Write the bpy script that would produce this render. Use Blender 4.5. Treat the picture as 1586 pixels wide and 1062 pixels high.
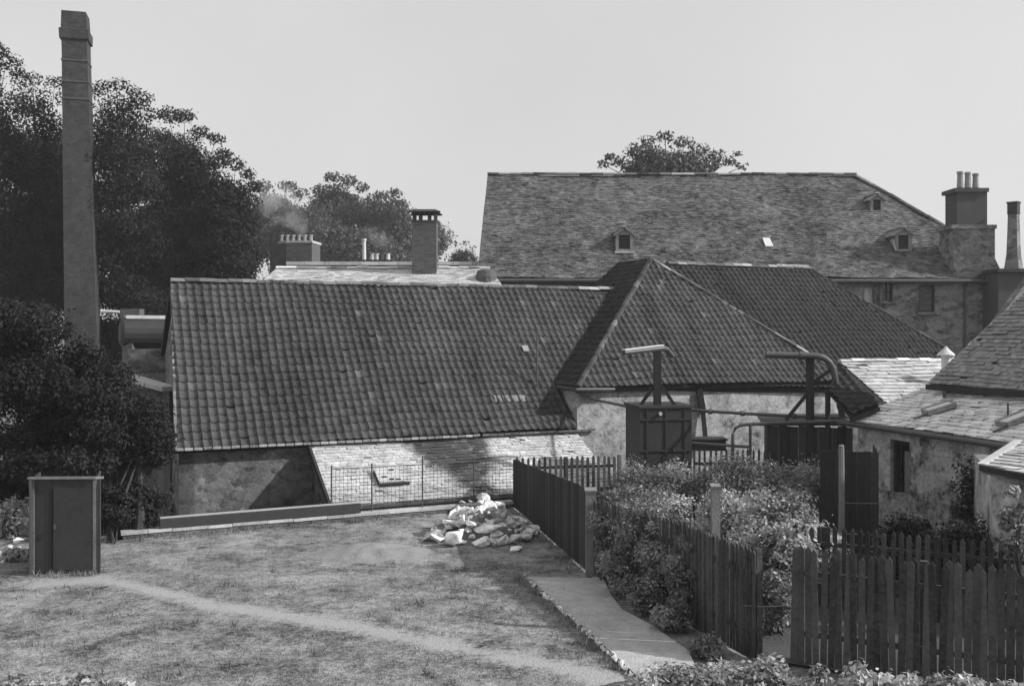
import bpy, bmesh, math, random
import numpy as np
from mathutils import Vector, noise as mnoise
random.seed(11); rng = np.random.default_rng(11)
for o in list(bpy.data.objects): bpy.data.objects.remove(o)
SC = bpy.context.scene; COL = SC.collection
R = math.radians; V = Vector
# ---------------------------------------------------------------- camera
FPX, CAMZ, CX, HY = 1500.0, 4.8, 793.0, 512.0
cd = bpy.data.cameras.new('camera'); cam = bpy.data.objects.new('camera', cd); COL.objects.link(cam)
cam.location = (0, 0, CAMZ); cam.rotation_euler = (R(90), 0, 0)
cd.sensor_width = 36; cd.lens = FPX/1586*36; cd.shift_y = -19/1586
cd.clip_start = .1; cd.clip_end = 3000
SC.camera = cam
# ---------------------------------------------------------------- light
SUN_ELEV, SUN_DIR = R(34), Vector((1, -.16, 0)).normalized()
w = bpy.data.worlds.new("World"); SC.world = w; w.use_nodes = True
nt = w.node_tree; nt.nodes.clear()
sky = nt.nodes.new('ShaderNodeTexSky'); sky.sky_type = 'NISHITA'; sky.sun_disc = False
sky.sun_elevation = SUN_ELEV; sky.sun_rotation = math.atan2(SUN_DIR.x, SUN_DIR.y)
sky.dust_density = 1.6; sky.air_density = 1.0; sky.ozone_density = 1
bw = nt.nodes.new('ShaderNodeRGBToBW'); av = nt.nodes.new('ShaderNodeMath'); av.operation = 'MULTIPLY_ADD'; av.inputs[1].default_value = 1.4
sep = nt.nodes.new('ShaderNodeSeparateColor')           # plates of that day were sensitive to blue only
bgn = nt.nodes.new('ShaderNodeBackground'); bgn.inputs['Strength'].default_value = .075
wo = nt.nodes.new('ShaderNodeOutputWorld')
nt.links.new(sky.outputs[0], sep.inputs[0]); nt.links.new(sky.outputs[0], bw.inputs[0]); nt.links.new(sep.outputs[2], av.inputs[0]); nt.links.new(bw.outputs[0], av.inputs[2]); # thin high cloud evens the sky out
cn = nt.nodes.new('ShaderNodeTexNoise'); cn.inputs['Scale'].default_value = 2.2; cn.inputs['Detail'].default_value = 7; ctc = nt.nodes.new('ShaderNodeTexCoord'); nt.links.new(ctc.outputs['Generated'], cn.inputs['Vector'])
cm = nt.nodes.new('ShaderNodeMath'); cm.operation = 'MULTIPLY_ADD'; nt.links.new(cn.outputs[0], cm.inputs[0]); cm.inputs[1].default_value = 2.4; cm.inputs[2].default_value = 5.35
cx = nt.nodes.new('ShaderNodeMix'); cx.data_type = 'FLOAT'; cx.inputs[0].default_value = .78; nt.links.new(av.outputs[0], cx.inputs[2]); nt.links.new(cm.outputs[0], cx.inputs[3]); nt.links.new(cx.outputs[0], bgn.inputs['Color']); nt.links.new(bgn.outputs[0], wo.inputs[0])
ld = bpy.data.lights.new('sun', 'SUN'); ld.energy = 3.6; ld.angle = R(1.0)
sun = bpy.data.objects.new('sun', ld); COL.objects.link(sun)
sd = Vector((SUN_DIR.x*math.cos(SUN_ELEV), SUN_DIR.y*math.cos(SUN_ELEV), math.sin(SUN_ELEV)))
sun.rotation_euler = sd.to_track_quat('Z', 'Y').to_euler(); sun.location = (30, -5, 30)
SC.view_settings.view_transform = 'Standard'; SC.view_settings.look = 'None'
SC.view_settings.exposure = .4; SC.view_settings.gamma = 1
# ---------------------------------------------------------------- geometry helpers
def pt(u, v, d): return Vector(((u-CX)/FPX*d, d, CAMZ-(v-HY)/FPX*d))
def gp(u, v, z=0.): return pt(u, v, (CAMZ-z)*FPX/(v-HY))
def onpl(u, v, p0, n):
    r = Vector(((u-CX)/FPX, 1, -(v-HY)/FPX)); c = Vector((0, 0, CAMZ))
    return c + r*((p0-c).dot(n)/r.dot(n))
class MB:
    def __init__(s): s.v = []; s.f = []; s.t = []
    def add(s, vs, fs, tint=0.):
        k = len(s.v); s.v += [tuple(p) for p in vs]
        for f in fs: s.f.append(tuple(i+k for i in f)); s.t.append(tint)
        return s
    def box(s, c, size, ax=None, tint=0.):
        ax = ax or (Vector((1,0,0)), Vector((0,1,0)), Vector((0,0,1))); c = Vector(c)
        vs = [c+ax[0]*(i*size[0]/2)+ax[1]*(j*size[1]/2)+ax[2]*(k*size[2]/2) for i in (-1,1) for j in (-1,1) for k in (-1,1)]
        return s.add(vs, [(0,1,3,2),(4,6,7,5),(0,4,5,1),(2,3,7,6),(0,2,6,4),(1,5,7,3)], tint)
    def bar(s, a, b, wd, th, up=Vector((0,0,1)), tint=0.):
        a, b = Vector(a), Vector(b); d = (b-a).normalized(); u2 = up if abs(d.dot(up)) < .95 else Vector((1,0,0))
        sx = d.cross(u2).normalized(); uz = sx.cross(d)
        return s.box((a+b)/2, ((b-a).length, wd, th), (d, sx, uz), tint)
    def tube(s, pts, rad, n=8, cap=True, tint=0.):
        pts = [Vector(p) for p in pts]; rad = rad if hasattr(rad, '__len__') else [rad]*len(pts); vs = []; fs = []
        for i, p in enumerate(pts):
            d = (pts[min(i+1, len(pts)-1)]-pts[max(i-1, 0)]).normalized()
            up = Vector((0,0,1)) if abs(d.z) < .9 else Vector((1,0,0))
            x = d.cross(up).normalized(); y = d.cross(x)
            for k in range(n): vs.append(p+(x*math.cos(2*math.pi*k/n)+y*math.sin(2*math.pi*k/n))*rad[i])
        for i in range(len(pts)-1):
            for k in range(n): fs.append((i*n+k, i*n+(k+1)%n, (i+1)*n+(k+1)%n, (i+1)*n+k))
        if cap: fs += [tuple(range(n))[::-1], tuple(range((len(pts)-1)*n, len(pts)*n))]
        return s.add(vs, fs, tint)
    def prism(s, poly, z0, z1, tint=0.):
        n = len(poly); vs = [(p[0], p[1], z0) for p in poly]+[(p[0], p[1], z1) for p in poly]
        return s.add(vs, [tuple(range(n))[::-1], tuple(range(n, 2*n))]+[(i, (i+1)%n, n+(i+1)%n, n+i) for i in range(n)], tint)
    def slab(s, poly, th, tint=0., lift=0.):                 # a thick plate hanging under a 3-D polygon
        poly = [Vector(p) for p in poly]; nn = pnormal(poly); n = len(poly)
        vs = [p+nn*lift for p in poly]+[p+nn*(lift-th) for p in poly]
        return s.add(vs, [tuple(range(n)), tuple(range(n, 2*n))[::-1]]+[((i+1)%n, i, n+i, n+(i+1)%n) for i in range(n)], tint)
    def build(s, name, mat, parent=None, uv=True, smooth=False):
        me = bpy.data.meshes.new(name); vs = np.array(s.v, dtype=float)
        if parent is not None: org = wloc(parent)
        else:
            org = Vector(((vs[:,0].min()+vs[:,0].max())/2, (vs[:,1].min()+vs[:,1].max())/2, vs[:,2].min()))
        me.from_pydata([tuple(p) for p in vs-np.array(org)], [], s.f); me.update()
        if any(s.t):
            a = me.attributes.new('tint', 'FLOAT', 'FACE'); a.data.foreach_set('value', s.t)
        if uv: boxuv(me, org)
        if smooth: me.polygons.foreach_set('use_smooth', [True]*len(me.polygons))
        return link(name, me, mat, parent, org)
def pnormal(poly):
    n = Vector()
    for i in range(len(poly)): n += (poly[i]-poly[0]).cross(poly[(i+1) % len(poly)]-poly[0])
    n.normalize(); return n if n.z >= 0 else -n
ORG = {}
def wloc(o): return ORG.get(o.name, Vector())
def boxuv(me, org=Vector()):
    uvl = me.uv_layers.new(name='UVMap'); data = uvl.data
    for p in me.polygons:
        n = p.normal
        t = Vector((1,0,0)) if (n.x*n.x+n.y*n.y) < 1e-6 else Vector((-n.y, n.x, 0)).normalized()
        if t.x < 0: t = -t
        b = n.cross(t)
        if b.z < 0: b = -b
        for li in p.loop_indices:
            co = me.vertices[me.loops[li].vertex_index].co+org; data[li].uv = (co.dot(t), co.dot(b))
def link(name, me, mat, parent, org):
    o = bpy.data.objects.new(name, me)
    if mat is not None and not me.materials: me.materials.append(mat)
    COL.objects.link(o)
    if parent is not None: o.parent = parent; ORG[o.name] = Vector(org)
    else: o.location = org; ORG[o.name] = Vector(org)
    return o
def tag(o, label=None, cat=None, group=None, kind=None):
    if label: o['label'] = label
    if cat: o['category'] = cat
    if group: o['group'] = group
    if kind: o['kind'] = kind
    return o
def thing(name, loc, label, cat, group=None):
    o = bpy.data.objects.new(name, None); COL.objects.link(o); o.location = loc; ORG[o.name] = Vector(loc); o.empty_display_size = .3
    return tag(o, label, cat, group)
# ---------------------------------------------------------------- materials (a grey world)
def NN(nt, t, **k):
    n = nt.nodes.new(t)
    for a, b in k.items(): setattr(n, a, b)
    return n
def mat(name, base, rough=.85, noise=((3, .25),), bump=.0, bscale=20, pat=None, pdim=(.25, .08), mortar=.5, pamp=.3, spec=.3, metal=0, obj=False, lo=.0, translucent=0, stain=None):
    m = bpy.data.materials.new(name); m.use_nodes = True; nt = m.node_tree; nt.nodes.clear(); L = nt.links
    out = NN(nt, 'ShaderNodeOutputMaterial'); bs = NN(nt, 'ShaderNodeBsdfPrincipled')
    bs.inputs['Roughness'].default_value = rough; bs.inputs['Specular IOR Level'].default_value = spec; bs.inputs['Metallic'].default_value = metal
    tc = NN(nt, 'ShaderNodeTexCoord'); geo = NN(nt, 'ShaderNodeNewGeometry')
    def mth(op, a, b=None, clamp=False):
        n = NN(nt, 'ShaderNodeMath', operation=op); n.use_clamp = clamp
        for i, x in enumerate((a, b)):
            if x is None: continue
            if isinstance(x, (int, float)): n.inputs[i].default_value = x
            else: L.new(x, n.inputs[i])
        return n.outputs[0]
    val = None
    for sc, amp in noise:
        n = NN(nt, 'ShaderNodeTexNoise'); n.inputs['Scale'].default_value = sc; n.inputs['Detail'].default_value = 5; n.inputs['Roughness'].default_value = .62
        L.new(geo.outputs['Position'] if not obj else tc.outputs['Object'], n.inputs['Vector'])
        x = mth('MULTIPLY', mth('SUBTRACT', n.outputs[0], .5), amp*2.4)
        val = x if val is None else mth('ADD', val, x)
    at = NN(nt, 'ShaderNodeAttribute', attribute_name='tint'); x = at.outputs['Fac']
    val = x if val is None else mth('ADD', val, x)
    hgt = None
    if pat == 'brick':
        b = NN(nt, 'ShaderNodeTexBrick'); L.new(tc.outputs['UV'], b.inputs['Vector']); b.inputs['Scale'].default_value = 1
        b.inputs['Brick Width'].default_value = pdim[0]; b.inputs['Row Height'].default_value = pdim[1]; b.inputs['Mortar Size'].default_value = pdim[1]*.12
        b.inputs['Mortar Smooth'].default_value = .3; b.inputs['Color1'].default_value = (0,0,0,1); b.inputs['Color2'].default_value = (1,1,1,1); b.inputs['Mortar'].default_value = (.5,.5,.5,1)
        sp = NN(nt, 'ShaderNodeSeparateColor'); L.new(b.outputs['Color'], sp.inputs[0])
        val = mth('ADD', val, mth('MULTIPLY', mth('SUBTRACT', sp.outputs[0], .5), pamp))
        val = mth('ADD', val, mth('MULTIPLY', b.outputs['Fac'], mortar)); hgt = mth('MULTIPLY', b.outputs['Fac'], -.6)
    if pat == 'rubble':
        mp = NN(nt, 'ShaderNodeMapping'); L.new(tc.outputs['UV'], mp.inputs['Vector']); mp.inputs['Scale'].default_value = (1/pdim[0], 1/pdim[1], 1)
        nz = NN(nt, 'ShaderNodeTexNoise'); nz.inputs['Scale'].default_value = 2.2; L.new(mp.outputs[0], nz.inputs['Vector'])
        va = NN(nt, 'ShaderNodeVectorMath', operation='ADD'); L.new(mp.outputs[0], va.inputs[0])
        vs = NN(nt, 'ShaderNodeVectorMath', operation='SCALE'); vs.inputs['Scale'].default_value = .9; L.new(nz.outputs['Color'], vs.inputs[0]); L.new(vs.outputs[0], va.inputs[1])
        v1 = NN(nt, 'ShaderNodeTexVoronoi', feature='F1'); v2 = NN(nt, 'ShaderNodeTexVoronoi', feature='DISTANCE_TO_EDGE')
        for v in (v1, v2): v.inputs['Scale'].default_value = 1; L.new(va.outputs[0], v.inputs['Vector'])
        sp = NN(nt, 'ShaderNodeSeparateColor'); L.new(v1.outputs['Color'], sp.inputs[0])
        val = mth('ADD', val, mth('MULTIPLY', mth('SUBTRACT', sp.outputs[0], .5), pamp))
        e = mth('SUBTRACT', 1, mth('MULTIPLY', v2.outputs['Distance'], 6, True), True)
        val = mth('ADD', val, mth('MULTIPLY', e, mortar)); hgt = mth('MULTIPLY', e, -.3)
    if stain:                                               # weather stains: big soft blotches with a shape of their own
        n = NN(nt, 'ShaderNodeTexNoise'); n.inputs['Scale'].default_value = stain[0]; n.inputs['Detail'].default_value = 6; n.inputs['Roughness'].default_value = .7
        L.new(geo.outputs['Position'], n.inputs['Vector'])
        e = mth('MULTIPLY', mth('SUBTRACT', n.outputs[0], stain[1]), 16, True)
        val = mth('ADD', val, mth('MULTIPLY', e, stain[2]))
    sa = NN(nt, 'ShaderNodeAttribute', attribute_name='dark_tone'); val = mth('ADD', val, mth('MULTIPLY', sa.outputs['Fac'], -1.))  # darkening by point: soot streaks on roofs, dark band on the lean-to
    f = mth('MAXIMUM', mth('ADD', val, 1), .13)
    c = mth('MINIMUM', mth('MULTIPLY', f, base), .85)
    L.new(c, bs.inputs['Base Color'])
    if bump:
        bp = NN(nt, 'ShaderNodeBump'); bp.inputs['Strength'].default_value = bump; bp.inputs['Distance'].default_value = .03
        n = NN(nt, 'ShaderNodeTexNoise'); n.inputs['Scale'].default_value = bscale; n.inputs['Detail'].default_value = 4; L.new(geo.outputs['Position'] if not obj else tc.outputs['Object'], n.inputs['Vector'])
        h = n.outputs[0]
        if hgt is not None: h = mth('ADD', h, hgt)
        L.new(h, bp.inputs['Height']); L.new(bp.outputs[0], bs.inputs['Normal'])
    if translucent:
        tr = NN(nt, 'ShaderNodeBsdfTranslucent'); L.new(c, tr.inputs['Color']); mx = NN(nt, 'ShaderNodeMixShader'); mx.inputs[0].default_value = translucent
        L.new(bs.outputs[0], mx.inputs[1]); L.new(tr.outputs[0], mx.inputs[2]); L.new(mx.outputs[0], out.inputs[0])
    else: L.new(bs.outputs[0], out.inputs[0])
    return m
M = dict(
 ground=mat('yard_earth', .16, noise=((.3,.2),(4,.3)), bump=.5),
 brick=mat('dark_brick', .043, noise=((.5,.5),(3,.6),(9,.6)), bump=.4, bscale=9, pat='brick', pdim=(.26,.085), mortar=.25, pamp=.5),
 brickm=mat('brown_brick', .095, noise=((.8,.25),(6,.2)), bump=.4, bscale=9, pat='brick', pdim=(.26,.085), mortar=.3, pamp=.5),
 dark_tone=mat('sooty_brick', .07, noise=((1.5,.3),(8,.2)), bump=.3),
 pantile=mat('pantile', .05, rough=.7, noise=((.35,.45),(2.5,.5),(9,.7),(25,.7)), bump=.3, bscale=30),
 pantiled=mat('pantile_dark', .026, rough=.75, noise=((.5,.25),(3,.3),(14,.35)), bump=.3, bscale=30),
 slatel=mat('pale_slate', .47, rough=.6, noise=((.6,.3),(4,.35),(18,.4)), bump=.2, bscale=30),
 slater=mat('grey_slate_near', .64, rough=.55, noise=((.5,.35),(4,.4),(18,.4)), bump=.2, bscale=30),
 slated=mat('weathered_slate', .092, rough=.6, noise=((.25,.6),(1.2,.8),(3.5,1.),(9,1.)), bump=.2, stain=(1.1,.6,.7)),
 slateu=mat('steep_slate', .23, rough=.6, noise=((.5,.35),(4,.45),(18,.4)), bump=.2),
 mortar=mat('lime_mortar', .5, noise=((2,.3),(12,.3)), bump=.4),
 ridge=mat('ridge_tile', .12, noise=((1.2,.5),(9,.4)), bump=.3),
 rubble=mat('rubble_wall', .115, noise=((.9,.6),(4,.6),(14,.7)), bump=.4, bscale=14, pat='rubble', pdim=(.36,.22), mortar=.2, pamp=.9, stain=(1.4,.56,.8)),
 rubblel=mat('sandstone_wall', .15, noise=((.7,.5),(4,.6),(14,.4)), bump=.6, bscale=10, pat='rubble', pdim=(.42,.22), mortar=.4, pamp=.9, stain=(.5,.6,-.4)),
 white=mat('limewashed_wall', .33, noise=((.9,.7),(3.5,.6),(12,.5)), bump=.5, bscale=9, pat='rubble', pdim=(.34,.2), mortar=-.1, pamp=.3, stain=(1.7,.54,-.4)),
 whiter=mat('peeling_lime', .42, noise=((.9,.9),(3.5,.7),(12,.6)), bump=.5, bscale=9, pat='rubble', pdim=(.34,.2), mortar=-.08, pamp=.25, stain=(1.4,.52,-.5)),
 wood=mat('dark_boards', .034, rough=.8, noise=((1.5,.3),(12,.35)), bump=.4, bscale=25, spec=.2),
 woodp=mat('tarred_picket', .05, rough=.75, noise=((2,.6),(16,.8)), bump=.4, bscale=30, spec=.3),
 post=mat('grey_post', .19, noise=((2,.35),(14,.35)), bump=.5, bscale=25),
 plank=mat('plank', .045, noise=((1,.35),(9,.3)), bump=.12, bscale=40),
 planklit=mat('lit_timber_top', .36, noise=((1,.3),(9,.25)), bump=.3),  # pale copy of the plank for the sunlit top of the beam
 stone=mat('rubble_stone', .66, noise=((2,.7),(9,.6)), bump=.9, bscale=14),
 coping=mat('pale_coping', .46, noise=((1.5,.3),(9,.3)), bump=.5),
 kerbf=mat('kerb_face', .12, noise=((1.5,.4),(8,.4)), bump=.9, pat='rubble', pdim=(.35,.16), mortar=-.2, pamp=.5),
 sand=mat('sand', .23, noise=((3,.15),(22,.3)), bump=.7, bscale=18),
 concrete=mat('path_gravel', .42, noise=((.8,.3),(5,.3),(30,.4)), bump=.8, bscale=40),
 iron=mat('iron_pipe', .075, rough=.5, noise=((3,.35),(15,.3)), bump=.2, spec=.4),
 ironl=mat('lit_pipe_top', .6, rough=.5, noise=((3,.25),(15,.2)), spec=.4),  # pale copy of the iron for the lit top of the spout
 dark=mat('tarry_tank', .032, rough=.6, noise=((2,.35),(12,.3)), bump=.3),
 black=mat('dark_interior', .012, rough=.6, noise=((2,.2),), spec=.4),
 glass=mat('dusty_glass', .06, rough=.12, noise=((3,.3),), spec=.6),
 litglass=mat('pale_blind', .6, rough=.4, noise=((3,.1),)),
 paint=mat('pale_paint', .6, noise=((3,.15),(15,.15))),
 wirem=mat('wire', .06, rough=.5, noise=((5,.2),)),
 bark=mat('bark', .06, noise=((2,.3),(10,.4)), bump=.6),
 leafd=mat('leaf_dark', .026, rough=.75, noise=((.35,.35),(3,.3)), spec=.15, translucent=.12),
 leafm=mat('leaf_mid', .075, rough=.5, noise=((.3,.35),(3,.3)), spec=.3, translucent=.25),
 leafb=mat('leaf_bright', .38, rough=.42, noise=((1.5,.4),(9,.3)), spec=.45, translucent=.3),
 leafg=mat('leaf_garden', .22, rough=.42, noise=((1.2,.4),(9,.3)), spec=.5, translucent=.3),
 pot=mat('clay_pot', .32, noise=((3,.25),(12,.2))),
 grass=mat('grass_blade', .24, rough=.6, noise=((.3,.55),(1.2,.6),(4.5,.7)), spec=.2, translucent=.2),
 soil=mat('garden_soil', .07, noise=((1.5,.4),(10,.4)), bump=.9),
)
# ---------------------------------------------------------------- roofs
def clip(bm, poly, nn):
    c = sum(poly, Vector())/len(poly)
    for i in range(len(poly)):
        a, b = poly[i], poly[(i+1) % len(poly)]; pn = (b-a).cross(nn).normalized()
        if (c-a).dot(pn) > 0: pn = -pn
        bmesh.ops.bisect_plane(bm, geom=bm.verts[:]+bm.edges[:]+bm.faces[:], plane_co=a, plane_no=pn, clear_outer=True)
def roof(name, polys, m, parent, kind='pantile', tw=.24, tg=.29, th=.14, seed=1, tintamp=.28, lip=.02, sag=.035, dark_tone=None, lights=0.):
    """polys: convex coplanar 3-D polygons (their first edge direction is the eave unless up is given); tiles really laid, then cut to the outline"""
    rr = random.Random(seed); out = bmesh.new(); polys = [[Vector(p) for p in q] for q in polys]
    nn = pnormal(polys[0]); lay = out.faces.layers.float.new('tint')
    x = Vector((-nn.y, nn.x, 0)).normalized(); y = nn.cross(x)
    if y.z < 0: y = -y
    if x.cross(y).dot(nn) < 0: x = -x
    o0 = polys[0][0]; tmp_me = bpy.data.meshes.new('t')
    for poly in polys:
        bm = bmesh.new(); lt = bm.faces.layers.float.new('tint')
        A = [(p-o0).dot(x) for p in poly]; B = [(p-o0).dot(y) for p in poly]
        i0, i1 = math.floor(min(A)/tw)-1, math.ceil(max(A)/tw)+1; j0, j1 = math.floor(min(B)/tg)-1, math.ceil(max(B)/tg)+1
        def sagf(a, b): return (mnoise.noise(Vector((a*.28, b*.3, seed*7.1)))*sag*1.6 if sag else 0)
        rowrand = {}
        for j in range(j0, j1):
            off = 0 if kind == 'pantile' else (.5*tw*(j % 2)+rr.uniform(-.02, .02))
            for i in range(i0, i1+1):
                q = random.Random((i*7919+j*104729+seed*13) & 0xffffff)
                tn = q.uniform(-tintamp, tintamp)+(q.uniform(.4, 1.4) if q.random() < lights else 0)
                dz = q.uniform(-.015, .015); a0 = i*tw+off+.03*mnoise.noise(V((j*.7, i*.1, seed*1.))); b0 = j*tg+q.uniform(-.012, .012)+.08*mnoise.noise(V((i*.09, j*.13, seed+3)))-(.07 if q.random() < .012 else 0)
                if kind == 'pantile':
                    K = 6; vs = []
                    for (bb, hh) in ((b0-.004, 0.), (b0, .038+dz), (b0+tg*1.04, .002+dz*.3)):
                        for k in range(K+1):
                            t = k/K; a = a0+t*tw
                            h = hh+.026*(math.cos(2*math.pi*t)+.35*math.cos(4*math.pi*t+.5))*(1 if hh else 1)+(.0 if hh else -.01)
                            vs.append(bm.verts.new(o0+x*a+y*bb+nn*(h+sagf(a, bb)+.03)))
                    for r2 in range(2):
                        for k in range(K):
                            f = bm.faces.new((vs[r2*(K+1)+k], vs[r2*(K+1)+k+1], vs[(r2+1)*(K+1)+k+1], vs[(r2+1)*(K+1)+k])); f[lt] = tn
                            f.smooth = True
                else:
                    g = .004; lh = lip+dz*1.2; tl = q.uniform(-.004, .004)
                    P = [(a0+g, b0, -.0), (a0+tw-g, b0, -.0), (a0+g, b0, lh+tl), (a0+tw-g, b0, lh-tl), (a0+g, b0+tg*1.05, .001), (a0+tw-g, b0+tg*1.05, .001)]
                    vs = [bm.verts.new(o0+x*a+y*b+nn*(h+sagf(a, b)+.01)) for a, b, h in P]
                    for f in ((0,1,3,2), (2,3,5,4)):
                        ff = bm.faces.new([vs[k] for k in f]); ff[lt] = tn
        clip(bm, poly, nn)
        # backing of the roof under the tiles
        n = len(poly); dn = max(.015, sag*1.1); top = [bm.verts.new(p-nn*dn) for p in poly]; bot = [bm.verts.new(p-nn*(th+dn)) for p in poly]
        for f in [tuple(top), tuple(bot[::-1])]+[(top[(k+1) % n], top[k], bot[k], bot[(k+1) % n]) for k in range(n)]:
            ff = bm.faces.new(f); ff[lt] = -.55
        bm.to_mesh(tmp_me); bm.free(); out.from_mesh(tmp_me)
    me = bpy.data.meshes.new(name); out.to_mesh(me); out.free(); org = wloc(parent)
    if dark_tone:
        at = me.attributes.new('dark_tone', 'FLOAT', 'POINT'); at.data.foreach_set('value', [dark_tone(v.co) for v in me.vertices])
    for v in me.vertices: v.co -= org
    return link(name, me, m, parent, org)
def ridge(name, a, b, m, parent, r=.13, seg=.42, seed=0, tintamp=.5, lift=0.02):
    rr = random.Random(seed); a, b = Vector(a), Vector(b); L = (b-a).length; n = max(1, int(L/seg)); d = (b-a)/L; mb = MB()
    x = d.cross(Vector((0,0,1))).normalized(); z = x.cross(d)
    for i in range(n):
        p0 = a+d*(L*i/n); p1 = a+d*(L*(i+1)/n+.03); tn = rr.uniform(-tintamp, tintamp) + (rr.uniform(1, 2.5) if rr.random() < .12 else 0); dz = rr.uniform(-.015, .015)+lift; vs = []
        for p, rad in ((p0, r*1.08), (p1, r)):
            for k in range(7):
                t = math.pi*k/6; vs.append(p+x*(math.cos(t)*rad)+z*(math.sin(t)*rad*.8-.04+dz))
        mb.add(vs, [(k, k+1, k+8, k+7) for k in range(6)]+[tuple(range(7)), tuple(range(7, 14))[::-1]], tn)
    return mb.build(name, m, parent)
def wallpanel(mb, o, e, W, z0, z1, opens, depth, ein, tint=0.):
    """a wall face from o along e, holes (s0,s1,za,zb) with reveals going in along ein"""
    o = Vector(o); ss = sorted({0, W, *[k for q in opens for k in q[:2]]}); zz = sorted({z0, z1, *[k for q in opens for k in q[2:]]})
    P = lambda s, z, d=0: Vector((o.x, o.y, z))+e*s+ein*d
    for i in range(len(ss)-1):
        for j in range(len(zz)-1):
            sm, zm = (ss[i]+ss[i+1])/2, (zz[j]+zz[j+1])/2
            if any(q[0] < sm < q[1] and q[2] < zm < q[3] for q in opens): continue
            mb.add([P(ss[i], zz[j]), P(ss[i+1], zz[j]), P(ss[i+1], zz[j+1]), P(ss[i], zz[j+1])], [(0,1,2,3)], tint)
    for s0, s1, za, zb in opens:
        q = [(s0, za), (s1, za), (s1, zb), (s0, zb)]
        for k in range(4):
            a, b = q[k], q[(k+1) % 4]; mb.add([P(*a), P(*b), P(*b, depth), P(*a, depth)], [(0,1,2,3)], tint)
    return mb
# ---------------------------------------------------------------- foliage
def leaves(name, cl, n, size, m, parent, seed=0, shell=.55, flat=.0, tintamp=.3):
    """cl: clumps (x,y,z,rx,ry,rz); n leaves in all, spread by clump area"""
    g = np.random.default_rng(seed); cl = np.array(cl, float); wt = (cl[:,3]*cl[:,5]); wt /= wt.sum()
    idx = g.choice(len(cl), n, p=wt); d = g.normal(size=(n, 3)); d /= np.linalg.norm(d, axis=1)[:, None]
    rad = (shell+(1.06-shell)*g.random(n)**.7)*np.where(g.random(n) < .16, 1+.45*g.random(n), 1); c = cl[idx, :3]+d*rad[:, None]*cl[idx, 3:6]
    nrm = d*.8+g.normal(size=(n, 3))*.75+np.array([0, 0, .45+flat]); nrm /= np.linalg.norm(nrm, axis=1)[:, None]
    t = np.cross(nrm, g.normal(size=(n, 3))); t /= np.linalg.norm(t, axis=1)[:, None]; b = np.cross(nrm, t)
    s = size*(.6+.8*g.random(n))[:, None]
    P = np.stack([c-t*s*.6, c+b*s*.3-nrm*s*.06, c+t*s*.6, c-b*s*.3-nrm*s*.06], 1).reshape(-1, 3)
    org = np.array(wloc(parent) if parent is not None else (cl[:,0].mean(), cl[:,1].mean(), (cl[:,2]-cl[:,5]).min()))
    me = bpy.data.meshes.new(name); me.vertices.add(n*4); me.vertices.foreach_set('co', (P-org).ravel())
    me.loops.add(n*4); me.loops.foreach_set('vertex_index', np.arange(n*4, dtype=np.int32))
    me.polygons.add(n); me.polygons.foreach_set('loop_start', np.arange(0, n*4, 4, dtype=np.int32)); me.update(calc_edges=True)
    ct = g.uniform(-tintamp, tintamp, len(cl)); at = me.attributes.new('tint', 'FLOAT', 'FACE')
    at.data.foreach_set('value', ct[idx]+g.uniform(-.3, .3, n))
    return link(name, me, m, parent, V(org))
def envelope(cx, cy, cz, rx, ry, rz, n, r, seed, low=-.7):
    g = random.Random(seed); out = []
    while len(out) < n:
        d = V((g.gauss(0,1), g.gauss(0,1), g.gauss(0,1))).normalized()
        if d.z < low: continue
        k = g.uniform(.25, .95)**.6; q = r*g.uniform(.6, 1.3)
        out.append((cx+d.x*rx*k, cy+d.y*ry*k, cz+d.z*rz*k, q*1.15, q, q*.8))
    return out
def limbs(mb, base, top, cl, r0, seed, n=14):
    g = random.Random(seed); base, top = V(base), V(top); H = top-base
    mb.tube([base+H*t+V((g.uniform(-.2,.2), g.uniform(-.2,.2), 0))*(1 if 0 < t < 1 else 0)*r0*2 for t in (0, .2, .45, .7, 1)], [r0, r0*.82, r0*.6, r0*.36, r0*.1], 8)
    for c in g.sample(cl, min(n, len(cl))):
        q = V(c[:3]); t = g.uniform(.3, .8); p = base+H*t; mid = (p+q)/2+V((g.uniform(-.3,.3), g.uniform(-.3,.3), -.25))*r0*2
        mb.tube([p, mid, q], [r0*.35*(1.2-t), r0*.2, r0*.05], 5)
def tree(u, vtop, d, wpx, vbot, zb, label, group, m, seed, nl, ls, ncl, cr, extra=(), name='tree', low=-.7):
    c = pt(u, (vtop+vbot)/2, d); top = pt(u, vtop, d); rx = wpx/2/FPX*d; rz = (top.z-c.z)
    base = V((c.x, c.y, zb)); t = thing(name, base, label, 'tree', group)
    cl = envelope(c.x, c.y, c.z, rx-cr*.7, rx*.8, max(rz-cr*.6, .5), ncl, cr, seed, low)
    for (eu, ev, er) in extra:
        p = pt(eu, ev, d+random.Random(seed+int(eu)).uniform(-rx*.4, rx*.4)); er = er/FPX*d; cl.append((p.x, p.y, p.z, er*1.2, er, er*.75))
    mb = MB(); limbs(mb, base, V((c.x, c.y, top.z-rz*.25)), cl, max(.12, rx*.06), seed, 22); 
    for c2 in cl[-len(extra):] if extra else []:
        mb.tube([V((c.x, c.y, c.z)), (V(c2[:3])+c)/2+V((0,0,-.2)), V(c2[:3])], [rx*.02, rx*.014, rx*.004], 4)
    mb.build('trunk', M['bark'], t, uv=False)
    leaves('crown', cl, nl, ls, m, t, seed, .35)
    return t
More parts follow.
